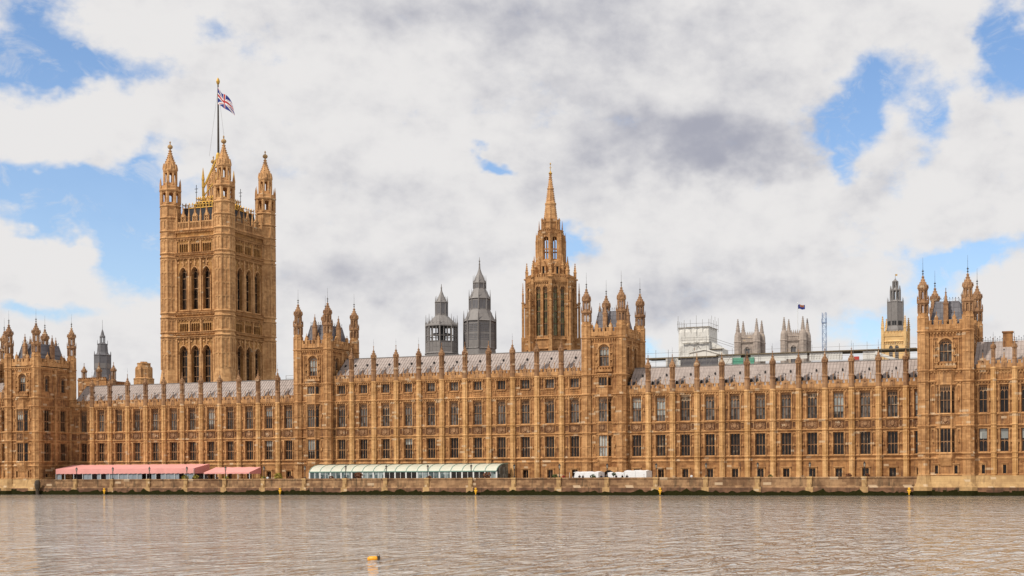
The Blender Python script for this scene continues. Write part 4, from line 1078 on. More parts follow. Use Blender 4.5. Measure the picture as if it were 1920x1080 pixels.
    for i in range(8):
        g_ = pi/8+i*pi/4; x, y = cx+2.15*cos(g_), cy+2.15*sin(g_); l.lathe(x, y, [(.26, 64.4), (.24, 67.8), (.3, 68.1), (.05, 68.6)], 4, g_); x, y = cx+2.9*cos(g_), cy+2.9*sin(g_); l.lathe(x, y, [(.16, 64.4), (.16, 66), (.03, 67.8)], 4, g_)
        g_ = i*pi/4; l.frame(cx+2.0*cos(g_), cy+2.0*sin(g_), math.degrees(g_)+90); l.box(-.4, .4, -.06, .3, 65.6, 65.85); l.box(-.5, .5, -.06, .2, 67.3, 67.5); l.frame()
    l.build('lantern', 'stone', th)
    s_ = MB(); pf = [(1.75, 67.9), (1.28, 71.6), (1.42, 71.9), (1.42, 72.3), (1.1, 72.6), (.72, 75.6), (.85, 75.8), (.85, 76.1), (.62, 76.3), (.2, 79.6)]
    s_.lathe(cx, cy, pf); crockets(s_, cx, cy, [(1.62, 67.9), (1.2, 71.6)], .1, step=.5); crockets(s_, cx, cy, [(1.1, 72.6), (.72, 75.6)], .09, step=.5); crockets(s_, cx, cy, [(.62, 76.3), (.2, 79.6)], .08, step=.5)
    s_.build('spire', 'stone_tower', th)
    f = MB(); f.lathe(cx, cy, [(.2, 79.4), (.5, 79.8), (.2, 80.2), (.08, 80.5), (.06, 82), (.22, 82.2), (.05, 82.5)], 6); f.box(cx-.3, cx+.3, cy-.04, cy+.04, 81.2, 81.32); f.build('finial', 'gold', th)
central_tower()

# ------------------------------------------------------------------ ventilating turrets behind the roofs
def vent_open():
    cx, cy = -159.9, 40.
    th = thing('ventilation_turret', 'grey metal turret with open cage, the shorter of the pair left of the spire', 'turret', (cx, cy, 20), 'grey roof turrets')
    m = MB(); r = 4.15
    m.lathe(cx, cy, [(r, 20), (r, 34.2), (r*1.04, 34.4), (r*.96, 34.7), (r*.95, 37.2), (r*.98, 37.4)])
    for i in range(8):
        g_ = pi/8+i*pi/4; x, y = cx+r*.94*cos(g_), cy+r*.94*sin(g_); m.lathe(x, y, [(.22, 34.4), (.2, 42.2), (.1, 42.5), (.03, 44.2)], 5, g_)
        g2 = g_+pi/4; x2, y2 = cx+r*.94*cos(g2), cy+r*.94*sin(g2)
        for k in (1/3, 2/3):
            xx, yy = x+(x2-x)*k, y+(y2-y)*k; m.lathe(xx, yy, [(.12, 34.6), (.12, 41.6)], 4, 0); m.lathe(xx, yy, [(.07, 41.5), (.02, 43.4)], 4, 0)
        for z in (37.4, 38.8, 41.4): m.tube((x, y, z), (x2, y2, z), .13, 4)
        m.tube((x, y, 36), (x2, y2, 36), .12, 4)
    m.build('cage', 'lead', th)
    k = MB(); k.lathe(cx, cy, [(1.0, 37.2), (1.0, 41.2)], 6); k.lathe(cx, cy, [(2.3, 39.0), (2.3, 39.5)], 8); k.build('core', 'iron', th)
    d = MB(); d.lathe(cx, cy, [(r*1.0, 41.2), (r*.98, 41.6), (r*.72, 42.6), (r*.5, 43.5), (r*.37, 44.0), (r*.37, 47.2), (r*.42, 47.3), (r*.3, 47.8), (r*.14, 49.2), (r*.05, 50.2), (.04, 52)])
    for i in range(8):
        g_ = pi/8+i*pi/4; d.lathe(cx+1.5*cos(g_), cy+1.5*sin(g_), [(.14, 43.9), (.14, 47.4), (.02, 48.9)], 4, g_)
    d.lathe(cx, cy, [(.05, 50.8), (.25, 51.0), (.05, 51.2)], 6); d.build('dome', 'lead', th)
    for i in range(8):
        g_ = MB(); q = i*pi/4; g_.frame(cx+r*.37*cos(pi/8)*cos(q), cy+r*.37*cos(pi/8)*sin(q), math.degrees(q)+90); g_.box(-.42, -.06, -.03, .05, 44.5, 46.9); g_.box(.06, .42, -.03, .05, 44.5, 46.9); g_.build('louvre', 'lead_dark', th)
def vent_tall():
    cx, cy = -151.8, 45.
    th = thing('ventilation_turret', 'grey metal turret with louvred stages, the taller of the pair left of the spire', 'turret', (cx, cy, 20), 'grey roof turrets')
    m = MB(); r = 4.0
    m.lathe(cx, cy, [(r*1.06, 20), (r*1.02, 34), (r*.98, 35.6), (r*1.02, 35.8), (r*.98, 36), (r*.98, 37.4), (r*.95, 42.5), (r*1.04, 42.7), (r*.98, 43.0), (r*.82, 44.2), (r*.66, 45.6), (r*.64, 48.2), (r*.7, 48.4), (r*.5, 50), (r*.38, 51), (r*.37, 52.2), (r*.42, 52.4), (r*.3, 53.6), (r*.14, 55), (r*.06, 56), (.04, 59)])
    for i in range(8):
        g_ = pi/8+i*pi/4
        for rr, z0, z1, zt, w in ((r, 35.8, 43, 45.5, .2), (r*.66, 45.6, 48.6, 50.8, .14), (r*.4, 51, 52.6, 54.4, .1)): m.lathe(cx+rr*cos(g_), cy+rr*sin(g_), [(w, z0), (w, z1), (.02, zt)], 4, g_)
    for z in (57.2, 58.0): m.lathe(cx, cy, [(.05, z-.2), (.26, z), (.05, z+.2)], 6)
    m.build('body', 'lead', th)
    g = MB()
    for rr, hw, z0, z1, n in ((r*.965, 1.15, 37.4, 42.1, 11), (r*.645, .7, 45.9, 47.9, 1), (r*.372, .34, 51.2, 52.0, 1)):
        for i in range(8):
            q = i*pi/4; g.frame(cx+rr*cos(pi/8)*cos(q), cy+rr*cos(pi/8)*sin(q), math.degrees(q)+90)
            for k in range(n):
                a = z0+(z1-z0)*k/n; b_ = a+(z1-z0)/n*(.55 if n > 1 else 1)
                if abs((a+b_)/2-39.6) < .15: continue
                g.box(-hw, -.06, -.05, .06, a, b_); g.box(.06, hw, -.05, .06, a, b_)
    g.build('louvre', 'lead_dark', th)
vent_open(); vent_tall()
def vent_left():
    cx, cy = -266.15, 40.
    th = thing('ventilation_turret', 'dark grey spreading ventilation turret at the left, between corner tower and great tower', 'turret', (cx, cy, 20), 'grey roof turrets')
    m = MB(); m.lathe(cx, cy, [(3.8, 20), (3.6, 29.5), (3.1, 30.6), (2.5, 32.2), (2.25, 33.6), (2.25, 37.5), (2.4, 37.7), (1.7, 38.1), (1.5, 38.6), (1.34, 40.7), (1.45, 40.8), (.8, 41.1), (.7, 41.2), (.3, 41.3)])
    for i in range(8):
        g_ = pi/8+i*pi/4; m.lathe(cx+2.25*cos(g_), cy+2.25*sin(g_), [(.1, 33.6), (.1, 38), (.03, 38.8)], 4, g_); m.lathe(cx+1.38*cos(g_), cy+1.38*sin(g_), [(.06, 40.6), (.02, 41.9)], 4, g_); m.lathe(cx+.62*cos(g_), cy+.62*sin(g_), [(.13, 41), (.13, 42.8)], 4, g_)
    m.build('body', 'lead_dark', th)
    d = MB(); d.lathe(cx, cy, [(.78, 42.7), (.8, 42.9), (.5, 43.4), (.3, 44.3), (.05, 45), (.03, 47.6)]); d.build('cap', 'lead_dark', th)
    g = MB()
    for i in range(8):
        q = i*pi/4; g.frame(cx+2.25*cos(pi/8)*cos(q), cy+2.25*cos(pi/8)*sin(q), math.degrees(q)+90); g.box(-.7, .7, -.04, .05, 34.0, 35.4)
    g.build('louvre', 'lead', th)
    b_ = MB(); X0, X1, Y0, Y1 = -269.9, -258.6, 37.5, 44
    b_ = MB(); bt = thing('stone_block', 'low stone block with corner pinnacles under the dark grey turret at the left', 'roof block', ((X0+X1)/2, 40, 10))
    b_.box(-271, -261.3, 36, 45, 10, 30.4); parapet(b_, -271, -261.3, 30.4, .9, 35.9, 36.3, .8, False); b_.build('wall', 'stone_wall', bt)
    for x in (-269.3, -259.1, -264.2): pinnacle(bt, (x if x != -259.1 else -259.2, 36.5, 28.0), 7.2, .72, ('pin', 'vl'), 0)
vent_left()
def chimney_block():
    cx, cy = -256.4, 45.; th = thing('stone_chimney', 'squat octagonal stone chimney stack left of the great square tower', 'chimney', (cx, cy, 20))
    m = MB(); m.lathe(cx, cy, [(2.8, 20), (2.8, 31.0), (2.95, 31.2), (2.3, 31.5), (2.15, 31.6), (2.15, 33.9), (2.0, 34.1), (1.8, 35.2), (1.95, 35.4), (1.85, 35.6), (1.0, 35.7), (.95, 36.0)])
    for i in range(8):
        g_ = pi/8+i*pi/4; m.lathe(cx+2.15*cos(g_), cy+2.15*sin(g_), [(.25, 31.4), (.25, 34), (.05, 34.6)], 4, g_)
    m.build('stack', 'stone', th)
chimney_block()
def vent_right():
    cx, cy = -49.84, 62.; th = thing('ventilation_turret', 'grey metal turret on a golden stone base, left of the far right corner tower', 'turret', (cx, cy, 4), 'grey roof turrets')
    x0, x1, y0, y1 = -52.5, -47.2, 59.5, 65.0
    b_ = MB()
    for ox, oy, a in (((x0+x1)/2, y0, 0), (x1, (y0+y1)/2, 90), ((x0+x1)/2, y1, 180), (x0, (y0+y1)/2, -90)):
        b_.frame(ox, oy, a); L = 5.3 if a % 180 == 0 else 5.5
        b_.wall(-L/2, L/2, 10, 37.6, [(-1.15, -.25, 30.5, 34.4), (.25, 1.15, 30.5, 34.4)], 0, .4); string(b_, -L/2-.1, L/2+.1, 35.2, 0, .25, .3, True); parapet(b_, -L/2, L/2, 36.4, 1.3, -.12, .2, .7, False)
        for u in (-.7, .7): b_.arch_fill(u-.45, u+.45, 33.7, 34.3, 34.45, -.02, .3)
    b_.frame(0, 0, 0)
    for x in (x0, x1):
        for y in (y0, y1): b_.lathe(x, y, [(.45, 30), (.45, 38.2), (.55, 38.4), (.4, 39), (.06, 41.3)], 4, pi/4); crockets(b_, x, y, [(.4, 39), (.06, 41.3)], .08, 4, pi/4)
    b_.box(x0+.3, x1-.3, y0+.3, y1-.3, 36.4, 36.8)
    b_.build('stone_base', 'stone_clean', th)
    for ox, oy, a in (((x0+x1)/2, y0, 0), (x1, (y0+y1)/2, 90)):
        g = MB().frame(ox, oy, a)
        for k in range(8):
            for u in (-.7, .7): g.box(u-.42, u+.42, .15, .3, 30.6+k*.46, 30.85+k*.46)
        g.quad((-1.3, .38, 30.4), (1.3, .38, 30.4), (1.3, .38, 34.5), (-1.3, .38, 34.5))
        g.build('louvre', 'lead', th)
    m = MB(); m.lathe(cx, cy, [(2.4, 36.5), (2.2, 38.2), (1.95, 39), (1.9, 44.6), (2.0, 44.8), (1.5, 45.0), (1.2, 45.3)]); m.lathe(cx, cy, [(1.2, 47.4), (1.3, 47.6), (.85, 47.9), (.7, 48.2)]); m.lathe(cx, cy, [(.7, 49.6), (.72, 49.8), (.3, 50.1), (.05, 50.6), (.03, 51.6)])
    for i in range(8):
        g_ = pi/8+i*pi/4; m.lathe(cx+1.15*cos(g_), cy+1.15*sin(g_), [(.22, 45.2), (.2, 47.6), (.03, 48.8)], 4, g_); m.lathe(cx+.62*cos(g_), cy+.62*sin(g_), [(.14, 48), (.14, 49.8)], 4, g_); m.lathe(cx+1.92*cos(g_), cy+1.92*sin(g_), [(.1, 39), (.1, 45), (.02, 45.9)], 4, g_)
    m.build('body', 'lead', th)
    w_ = MB()
    for i in range(8):
        q = i*pi/4; w_.frame(cx+1.95*cos(pi/8)*cos(q), cy+1.95*cos(pi/8)*sin(q), math.degrees(q)+90); w_.box(-.5, -.05, -.04, .05, 39.2, 40.2); w_.box(.05, .5, -.04, .05, 39.2, 40.2)
    w_.build('vent_slot', 'iron', th)
    f = MB(); f.box(cx+.04, cx+.5, cy-.02, cy+.02, 51.1, 51.5); f.build('vane', 'gold', th)
vent_right()

# ------------------------------------------------------------------ abbey towers, crane, scaffolding
def abbey(label, x0, x1, y0, y1):
    th = thing('abbey_tower', label, 'church tower', ((x0+x1)/2, (y0+y1)/2, 4), 'pale twin abbey towers'); m = MB(); cx, cy = (x0+x1)/2, (y0+y1)/2
    W_, D_ = x1-x0, y1-y0
    for ox, oy, a, L in ((cx, y0, 0, W_), (x1, cy, 90, D_), (cx, y1, 180, W_), (x0, cy, -90, D_)):
        m.frame(ox, oy, a); m.wall(-L/2, L/2, 4, 67.6, [(-1.2, 1.2, 50, 61.2)], 0, .6)
        string(m, -L/2-.6, L/2+.6, 64.2, 0, .6, .5, True); string(m, -L/2, L/2, 66.2, 0, .3, .3, False)
        m.box(-1.7, -1.2, -.3, 0, 50, 60.5); m.box(1.2, 1.7, -.3, 0, 50, 60.5); m.arch_fill(-1.7, 1.7, 59.5, 62, 62.2, -.35, 0)
        for k in range(7): u = -2.7+k*.9; m.box(u-.28, u+.28, -.15, 0, 64.8, 66.4); m.box(u-.2, u+.2, -.1, .2, 67.6, 68.0); m.prism([(u-.3, 68.0), (u+.3, 68.0), (u, 69.2)], -.1, .2)
    m.frame(); m.box(x0+.4, x1-.4, y0+.4, y1-.4, 67, 67.3); m.build('wall', 'abbey_stone', th)
    t_ = MB(); t_.lathe(0, 0, [(1.75, 4), (1.75, 64), (1.95, 64.3), (1.75, 64.7), (1.6, 67.3), (1.3, 68.4), (.95, 69.2)]); cap = [(1.0, 69.2), (.7, 71.2), (.1, 75.2)]
    t_.lathe(0, 0, cap); crockets(t_, 0, 0, cap, .12, step=.7)
    for i in range(8):
        g_ = i*pi/4; t_.frame(1.62*cos(g_), 1.62*sin(g_), math.degrees(g_)+90); t_.box(-.35, .35, -.08, .1, 62, 63.2); t_.frame()
    tm = t_.mesh('pinnacle', 'abbey_stone')
    for x in (x0, x1):
        for y in (y0, y1): inst('pinnacle', tm, th, (x, y, 0))
    lv = MB()
    for ox, oy, a in ((cx, y0, 0), (x1, cy, 90)):
        lv.frame(ox, oy, a); lv.quad((-1.2, .5, 50), (1.2, .5, 50), (1.2, .5, 61.2), (-1.2, .5, 61.2)); lv.box(-.12, .12, .2, .4, 50, 61.2)
    lv.build('louvre', 'lead_dark', th)
abbey('pale grey church tower with four pinnacles, nearest the white sheeted scaffold', -165.9, -156.9, 330, 339)
abbey('pale grey church tower with four pinnacles and a flagpole on top', -143.9, -135.1, 330, 339)
fp = thing('flagpole', 'thin pale flagpole on the pale grey church tower', 'flagpole', (-138.4, 334, 67)); m = MB(); m.lathe(-138.4, 334, [(.14, 67), (.09, 81.6)], 6, 0); m.lathe(-138.4, 334, [(.05, 81.5), (.22, 81.8), (.05, 82.1)], 6, 0); m.build('staff', 'white_paint', fp)
fl = thing('flag', 'small blue and rust flag on the pale grey church tower', 'flag', (-138.3, 334, 80)); m = MB(); ids = []
for j in range(7):
    ids.append([m.P(-138.25+3.3*i/12, 334+.25*sin(i*.9), 79.0+2.0*j/6+.18*sin(i*.7)-.5*(i/12)**2) for i in range(13)])
for j in range(6):
    for i in range(12): m.cur = 1 if j >= 3 and 2 < i < 10 else 0; m.F(ids[j][i], ids[j][i+1], ids[j+1][i+1], ids[j+1][i])
m.build('cloth', ['flag_blue_plain', 'flag_orange'], fl)

cr = thing('crane_mast', 'slim blue lattice crane mast behind the scaffolding', 'crane', (-97, 200, 4)); m = MB()
for sx in (-.65, .65):
    for sy in (-.65, .65): m.tube((-97+sx, 200+sy, 4), (-97+sx, 200+sy, 60.2), .085, 4)
for k in range(42):
    z = 4+k*1.34; s_ = 1 if k % 2 else -1
    for d in (-.65, .65): m.tube((-97-.65*s_, 200+d, z), (-97+.65*s_, 200+d, z+1.34), .045, 4); m.tube((-97+d, 200-.65*s_, z), (-97+d, 200+.65*s_, z+1.34), .045, 4)
    m.tube((-97.65, 199.35, z), (-96.35, 199.35, z), .06, 4)
m.build('lattice', 'crane_blue', cr)
m = MB(); m.box(-97.8, -96.2, 199.2, 200.8, 56.5, 56.7); m.tube((-97.8, 199.2, 56.7), (-97.8, 199.2, 58), .08, 4); m.tube((-96.2, 199.2, 56.7), (-96.2, 199.2, 58), .08, 4); m.build('platform', 'crane_blue', cr)

def sheet_box():
    th = thing('sheeted_scaffold', 'tall white sheeted scaffold enclosure with poles on top, left of the church towers', 'scaffold', (-98, 60, 20))
    x0, x1, y0, y1 = -103.9, -95.9, 60, 67.0
    m = MB()
    def sheet(ox, oy, a, L, z0, z1, seed):
        rr = random.Random(seed); nu, nv = 14, 12; m.frame(ox, oy, a); ids = []
        for j in range(nv+1):
            ids.append([m.P(L*i/nu, (.10*sin(i*1.7+j*.9+seed)+.08*sin(j*2.1+seed)+.08*(rr.random()-.5)) if 0 < i < nu else 0, z0+(z1-z0)*j/nv) for i in range(nu+1)])
        for j in range(nv):
            for i in range(nu): m.F(ids[j][i], ids[j][i+1], ids[j+1][i+1], ids[j+1][i])
    sheet(x0, y0, 0, x1-x0, 27, 40.6, 1); sheet(x1, y0, 90, y1-y0, 27, 40.6, 2); sheet(x1, y1, 180, x1-x0, 27, 40.6, 3); sheet(x0, y1, -90, y1-y0, 27, 40.6, 4)
    m.frame(); m.box(x0, x1, y0, y1, 40.55, 40.65); m.build('sheeting', 'white_sheet', th)
    m = MB(); sheet(x1-3, y0-1.6, 0, 5.6, 27, 36.2, 5) if False else None
    m.frame(); a = [(x1+.02, 61), (x1+3.2, 61), (x1+3.2, 66), (x1+.02, 66)]
    lo = [m.P(x, y, 27) for x, y in a]; hi = [m.P(x, y, z) for (x, y), z in zip(a, (37.2, 35.2, 35.2, 37.2))]
    m.F(*hi)
    for i in range(4): m.F(lo[i], lo[(i+1) % 4], hi[(i+1) % 4], hi[i])
    m.build('lean_to_sheeting', 'white_sheet', th)
    b_ = MB(); b_.box(x0-.1, x1+.1, y0-.2, y0-.12, 40.62, 40.72); b_.box(x1+.12, x1+.2, y0-.1, y1+.1, 40.62, 40.72)
    b_.box(x0+1.2, x1+.4, y0-.6, y0-.15, 36.65, 36.72); b_.box(x1, x1+3.6, 60.6, 60.9, 35.0, 35.2); b_.build('boards', 'scaffold_board', th)
    s_ = MB()
    for k in range(6):
        x = x0+(x1-x0)*k/5; s_.tube((x, y0-.3, 38.5 if k % 2 else 39.5), (x, y0-.3, 42.6+(1 if k % 3 == 0 else 0)), .045, 4)
    for k in range(6):
        y = y0+(y1-y0)*k/5; s_.tube((x1+.3, y, 40), (x1+.3, y, 42.6+(k % 2)), .045, 4); s_.tube((x0-.2, y, 40), (x0-.2, y, 42.4), .045, 4)
    for z in (41.6,): s_.tube((x0-.3, y0-.3, z), (x1+.4, y0-.3, z), .045, 4); s_.tube((x1+.3, y0-.3, z), (x1+.3, y1, z), .045, 4); s_.tube((x0-.3, y1, z), (x1+.3, y1, z), .045, 4)
    for z in (37.4, 38.0): s_.tube((x0+1, y0-.9, z), (x1+.5, y0-.9, z), .045, 4); s_.tube((x1+.4, y0-.9, z), (x1+5, y0+5, z-1.6), .045, 4)
    for k in range(3): x = x0+1.2+k*3.2; s_.tube((x, y0-.9, 33), (x, y0-.9, 38.3), .045, 4)
    for z in (31.2, 33.2): s_.tube((x0-.5, y0-1, z), (x1+4, y0-1, z), .045, 4)
    s_.tube((x0+2.5, y0-.5, 33), (x0+5, y0-.5, 36.4), .05, 4); s_.tube((x0+7.5, y0-.5, 33), (x0+5, y0-.5, 36.4), .05, 4)
    s_.build('scaffold_poles', 'scaffold', th)
sheet_box()
def temp_roof():
    th = thing('temporary_roof', 'long low scaffold roof with boards, sheeting and poles behind the right hand range', 'scaffold', (-66, 22, 20))
    m = MB(); m.box(-98, -81.8, 19.8, 24, 29.35, 29.65); m.box(-81.4, -38.7, 18.5, 25, 29.5, 29.72); m.build('deck', 'scaffold_board', th)
    m = MB()
    sg = [(-93, -90.2, 26.5, 29.3), (-81.0, -76, 27.6, 29.45), (-73.8, -66, 28.0, 29.45), (-66, -61.5, 28.3, 29.45), (-61, -54, 27.8, 29.4), (-49.7, -46.8, 26.8, 29.4)]
    for a, b_, z0, z1 in sg: m.box(a, b_, 18.9, 19.1, z0, z1)
    for k in range(40):
        x = -85+k*1.1+random.random()*.5; z = 26.4+random.random()*.8; m.hip(x, x+.7+random.random(), 13, 13.7, 25.8, z, .1, .1)
    m.build('sheeting', 'white_sheet', th)
    m = MB(); m.prism([(-47, 29.3), (-40, 26.6), (-40, 26.2), (-47.2, 28.6)], 18.6, 18.9)
    for k in range(12): m.box(-60.8+k*.6, -60.6+k*.6, 18.8, 18.88, 28.2, 29.3)
    m.build('stair_sheeting', 'white_sheet', th)
    m = MB(); m.box(-77.8, -75.4, 18.6, 18.9, 26.9, 28.9); m.box(-74.0, -73.0, 18.6, 18.9, 26.9, 28.9); m.build('green_netting', 'net_green', th)
    m = MB(); m.box(-51.5, -50.4, 18.3, 18.7, 27.1, 28.3); m.build('red_box', 'red_paint', th)
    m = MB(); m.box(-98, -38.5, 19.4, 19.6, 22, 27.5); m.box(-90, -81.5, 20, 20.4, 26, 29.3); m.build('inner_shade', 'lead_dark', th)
    s_ = MB()
    for k in range(21):
        x = -98+k*2.9; s_.tube((x, 18.3, 25), (x, 18.3, 30.7+random.random()*.9), .04, 4)
    for z in (30.5,): s_.tube((-98, 18.3, z), (-38.5, 18.3, z), .03, 4)
    for z in (27.6, 28.6): s_.tube((-98, 18.2, z), (-38.5, 18.2, z), .04, 4)
    for k in range(7): s_.tube((-92+k*2.0, 18.2, 26.2), (-90+k*2.0, 18.2, 29.3), .04, 4)
    s_.build('scaffold_poles', 'scaffold', th)
    g = MB(); g.prism([(-88.5, 30.8), (-84.8, 31.4), (-79.5, 29.8), (-79.5, 29.5), (-84.8, 31.1), (-88.5, 30.5)], 21, 26); g.prism([(-88, 29.7), (-80, 29.7), (-84.8, 31.0), (-88, 30.6)], 21.2, 21.4); g.build('lean_to_sheeting', 'white_sheet', th)
temp_roof()
th = thing('stone_pinnacle', 'small lone stone pinnacle behind the scaffold rail, right of the tower over the tents', 'pinnacle', (-91, 30, 26)); pinnacle(th, (-90.0, 30, 27.3), 5.0, .55, ('pin', 'lone'), 0)
th = thing('roof_lantern', 'small grey metal roof lantern peeping between the turrets of the far right corner tower', 'turret', (-27.2, 2.5, 34)); m = MB(); m.lathe(-27.2, 2.5, [(.75, 33), (.75, 36.2), (.55, 36.4)]);
for i in range(8): g_ = pi/8+i*pi/4; m.lathe(-27.2+.55*cos(g_), 2.5+.55*sin(g_), [(.09, 36.3), (.09, 37.8)], 4, g_)
m.lathe(-27.2, 2.5, [(.72, 37.7), (.74, 37.9), (.4, 38.5), (.12, 39.2), (.03, 41)]); m.build('lantern', 'lead', th)
th = thing('roof_railing', 'thin roof railing at the left foot of the tower between the awnings', 'railing', (-182, 12, 26)); m = MB()
for k in range(6): m.tube((-186+k*2.2, 12, 25), (-186+k*2.2, 12, 27.9+(.8 if k == 3 else 0)), .05, 4)
for z in (27.2, 27.8): m.tube((-186, 12, z), (-174.5, 12, z), .05, 4)
m.build('rails', 'scaffold', th)

# ------------------------------------------------------------------ ground, river, terrace
m = MB(); m.quad((-900, -252, 0), (700, -252, 0), (700, -9.5, 0), (-900, -9.5, 0)); o = m.build('river_water', 'river_water'); tag(o, 'brown rippled tidal river', None, None, 'structure')
m = MB(); m.quad((-4000, 11, 2.2), (4000, 11, 2.2), (4000, 7000, 2.2), (-4000, 7000, 2.2)); o = m.build('ground', 'town_ground'); tag(o, 'city ground behind the palace', None, None, 'structure')
m = MB(); m.box(-238.5, -33, -9.8, 12, -1, TERR); o = m.build('terrace_paving', 'paving'); tag(o, 'stone paved river terrace', None, None, 'structure')
m = MB(); m.box(-900, -275, -10, 11.2, -1, 3.4); m.box(0, 700, -10, 11.2, -1, 3.4); o = m.build('embankment_path', 'river_stone'); tag(o, 'stone embankment beyond the palace', None, None, 'structure')
def river_wall():
    th = thing('river_wall', 'long low stone embankment wall along the terrace with dark weed at the waterline', 'wall', (-136, -10, 0))
    X0, X1 = -238, -34.2
    m = MB(); prof = [(-10.9, -1.5), (-10.85, 1.45), (-10.75, 1.5), (-10.6, 1.72), (-10.35, 1.75), (-10.3, 3.2), (-10.42, 3.24), (-10.42, 3.45), (-10.2, 3.52), (-9.85, 3.5), (-9.85, -1.5)]
    a = [m.P(X0, y, z) for y, z in prof]; b_ = [m.P(X1, y, z) for y, z in prof]; n = len(prof)
    for i in range(n): m.cur = 1 if i < 2 else 0; m.F(a[i], a[(i+1) % n], b_[(i+1) % n], b_[i])
    m.cur = 0; m.F(*a); m.F(*reversed(b_)); m.build('wall', ['river_stone', 'wet_stone'], th)
    pk = MB(); pk.box(-.75, .75, -.55, .1, -1.5, 1.6); pk.box(-.45, .45, -.28, .1, 1.6, 3.25); pk.box(-.55, .55, -.4, .15, 3.25, 3.58); pk.prism([(-.4, 1.6), (.4, 1.6), (.25, 2.4), (-.25, 2.4)], -.5, -.28)
    pm = pk.mesh('pier', 'stone_pale')
    for x in LAMPS: inst('pier', pm, th, (x, -10.35, 0))
    w_ = MB(); rr = random.Random(3); x = X0; pts = [(X0, .9)]
    while x < X1-.6:
        x += .35+.5*rr.random(); big_ = .55+.45*sin(x*.21)+.25*sin(x*.57+1)
        pts.append((x, .5+.5*max(0, min(1, big_))*(.6+.4*sin(x*1.9))+.45*rr.random()**2))
    pts.append((X1, .9)); w_.prism(pts+[(X1, -1.4), (X0, -1.4)][::1], -10.97, -10.84); w_.build('weed_band', 'algae', th)
LAMPS = [-227.55, -217.1, -206.8, -196.5, -186.1, -176, -165.5, -155.3, -145.4, -135.5, -125.4, -115.6, -105.6, -95.3, -85, -74.8, -64.5, -54.4, -44.1]
river_wall()
lm = MB(); lm.lathe(0, 0, [(.2, 3.5), (.18, 3.75), (.08, 3.9), (.06, 5.15), (.12, 5.2), (.12, 5.28), (.05, 5.35)], 8); lm.box(-.25, .25, -.03, .03, 5.0, 5.05)
for i in range(6): a = i*pi/3; lm.tube((.13*cos(a), .13*sin(a), 5.35), (.21*cos(a), .21*sin(a), 5.95), .02, 4)
lm.lathe(0, 0, [(.24, 5.95), (.26, 6.0), (.16, 6.15), (.05, 6.25), (.02, 6.45)], 6)
lg = MB(); lg.lathe(0, 0, [(.12, 5.37), (.19, 5.95)], 6)
lmm, lgm = lm.mesh('post', 'iron'), lg.mesh('lantern_glass', 'lamp_glass')
where = ['in front of the left end of the big pink awning', 'in front of the pink awning, second from its left end', 'in front of the middle of the pink awning', 'in front of the right half of the big pink awning', 'in front of the small pink awning', 'right of the small pink awning', 'just left of the green roofed pavilion', 'in front of the left end of the green roofed pavilion', 'by the rust coloured bush before the green pavilion', 'in front of the middle of the green pavilion', 'in front of the right half of the green pavilion', 'just right of the green roofed pavilion', 'between the green pavilion and the white tents', 'beside the dark arch between the white tents', 'just right of the white tents', 'second to the right of the white tents', 'third to the right of the white tents', 'second from the far right corner tower', 'nearest the far right corner tower']
for x, s_ in zip(LAMPS, where):
    th = thing('terrace_lamp', 'black lamp post '+s_, 'lamp post', (x, -10.1, 3.5), 'lamp posts along the river wall')
    inst('post', lmm, th, (x, -10.1, 0)); inst('lantern', lgm, th, (x, -10.1, 0))
# yellow marks standing out of the water at the foot of the wall
yb = MB(); yb.tube((0, 0, -1), (0, 0, 1.55), .11, 6); yb.box(-.34, .34, -.08, .08, .85, 1.1); yb.box(-.2, .2, -.1, .1, 1.25, 1.5); yb.prism([(-.26, .6), (.26, .6), (.12, .85), (-.12, .85)], -.08, .08)
ym_ = yb.mesh('marker', 'yellow_paint'); bb = MB(); bb.lathe(0, 0, [(.5, -.3), (.5, .02), (.3, .12)], 8); bbm = bb.mesh('float', 'timber_wet')
for x, s_ in zip((-218.2, -170.8, -123.6, -83.7, -35.7), ('below the pink awning', 'left of the green pavilion', 'below the right part of the green pavilion', 'right of the white tents', 'beside the far right corner tower')):
    th = thing('river_marker', 'yellow cross shaped river marker at the waterline, '+s_, 'marker', (x, -11.6, 0), 'yellow markers along the river wall'); inst('post', ym_, th, (x, -11.6, 0)); inst('float', bbm, th, (x, -11.6, 0))
th = thing('mooring_pile', 'dark weathered timber pile with round head at the left end of the river wall', 'pile', (-237.6, -11.6, 0)); m = MB(); m.lathe(-237.6, -11.6, [(.42, -1.5), (.42, 1.3), (.6, 1.6), (.7, 2.5), (.6, 3.1), (.3, 3.4)], 8); m.build('post', 'timber_wet', th)
# buoy
bx, by = -37.85, -187.4
th = thing('mooring_buoy', 'orange yellow mooring buoy with dark ringed end floating in the river', 'buoy', (bx, by, 0)); m = MB()
m.frame(bx, by, 19)
prof = [(-.33, .03), (-.31, .09), (-.22, .135), (-.05, .15), (.12, .145), (.22, .12), (.245, .08)]
rings = [[m.P(x, r*cos(a), .055+r*1.05*sin(a)) for a in [2*pi*i/12 for i in range(12)]] for x, r in prof]
for A, B in zip(rings, rings[1:]):
    for i in range(12): m.F(A[i], A[(i+1) % 12], B[(i+1) % 12], B[i])
m.F(*rings[0]); m.F(*reversed(rings[-1])); o = m.build('float', 'orange_buoy', th)
for p in o.data.polygons: p.use_smooth = True
m = MB().frame(bx, by, 19); m.box(.225, .33, -.1, .1, -.06, .22); m.box(.2, .24, -.09, .09, 0, .1); m.build('end_plate', 'timber_wet', th)
m = MB().frame(bx, by, 19)
for i in range(10): a, b_ = 2*pi*i/10, 2*pi*(i+1)/10; m.tube((.26+.065*cos(a), 0, .25+.08*sin(a)), (.26+.065*cos(b_), 0, .25+.08*sin(b_)), .02, 5)
m.build('ring', 'scaffold', th)

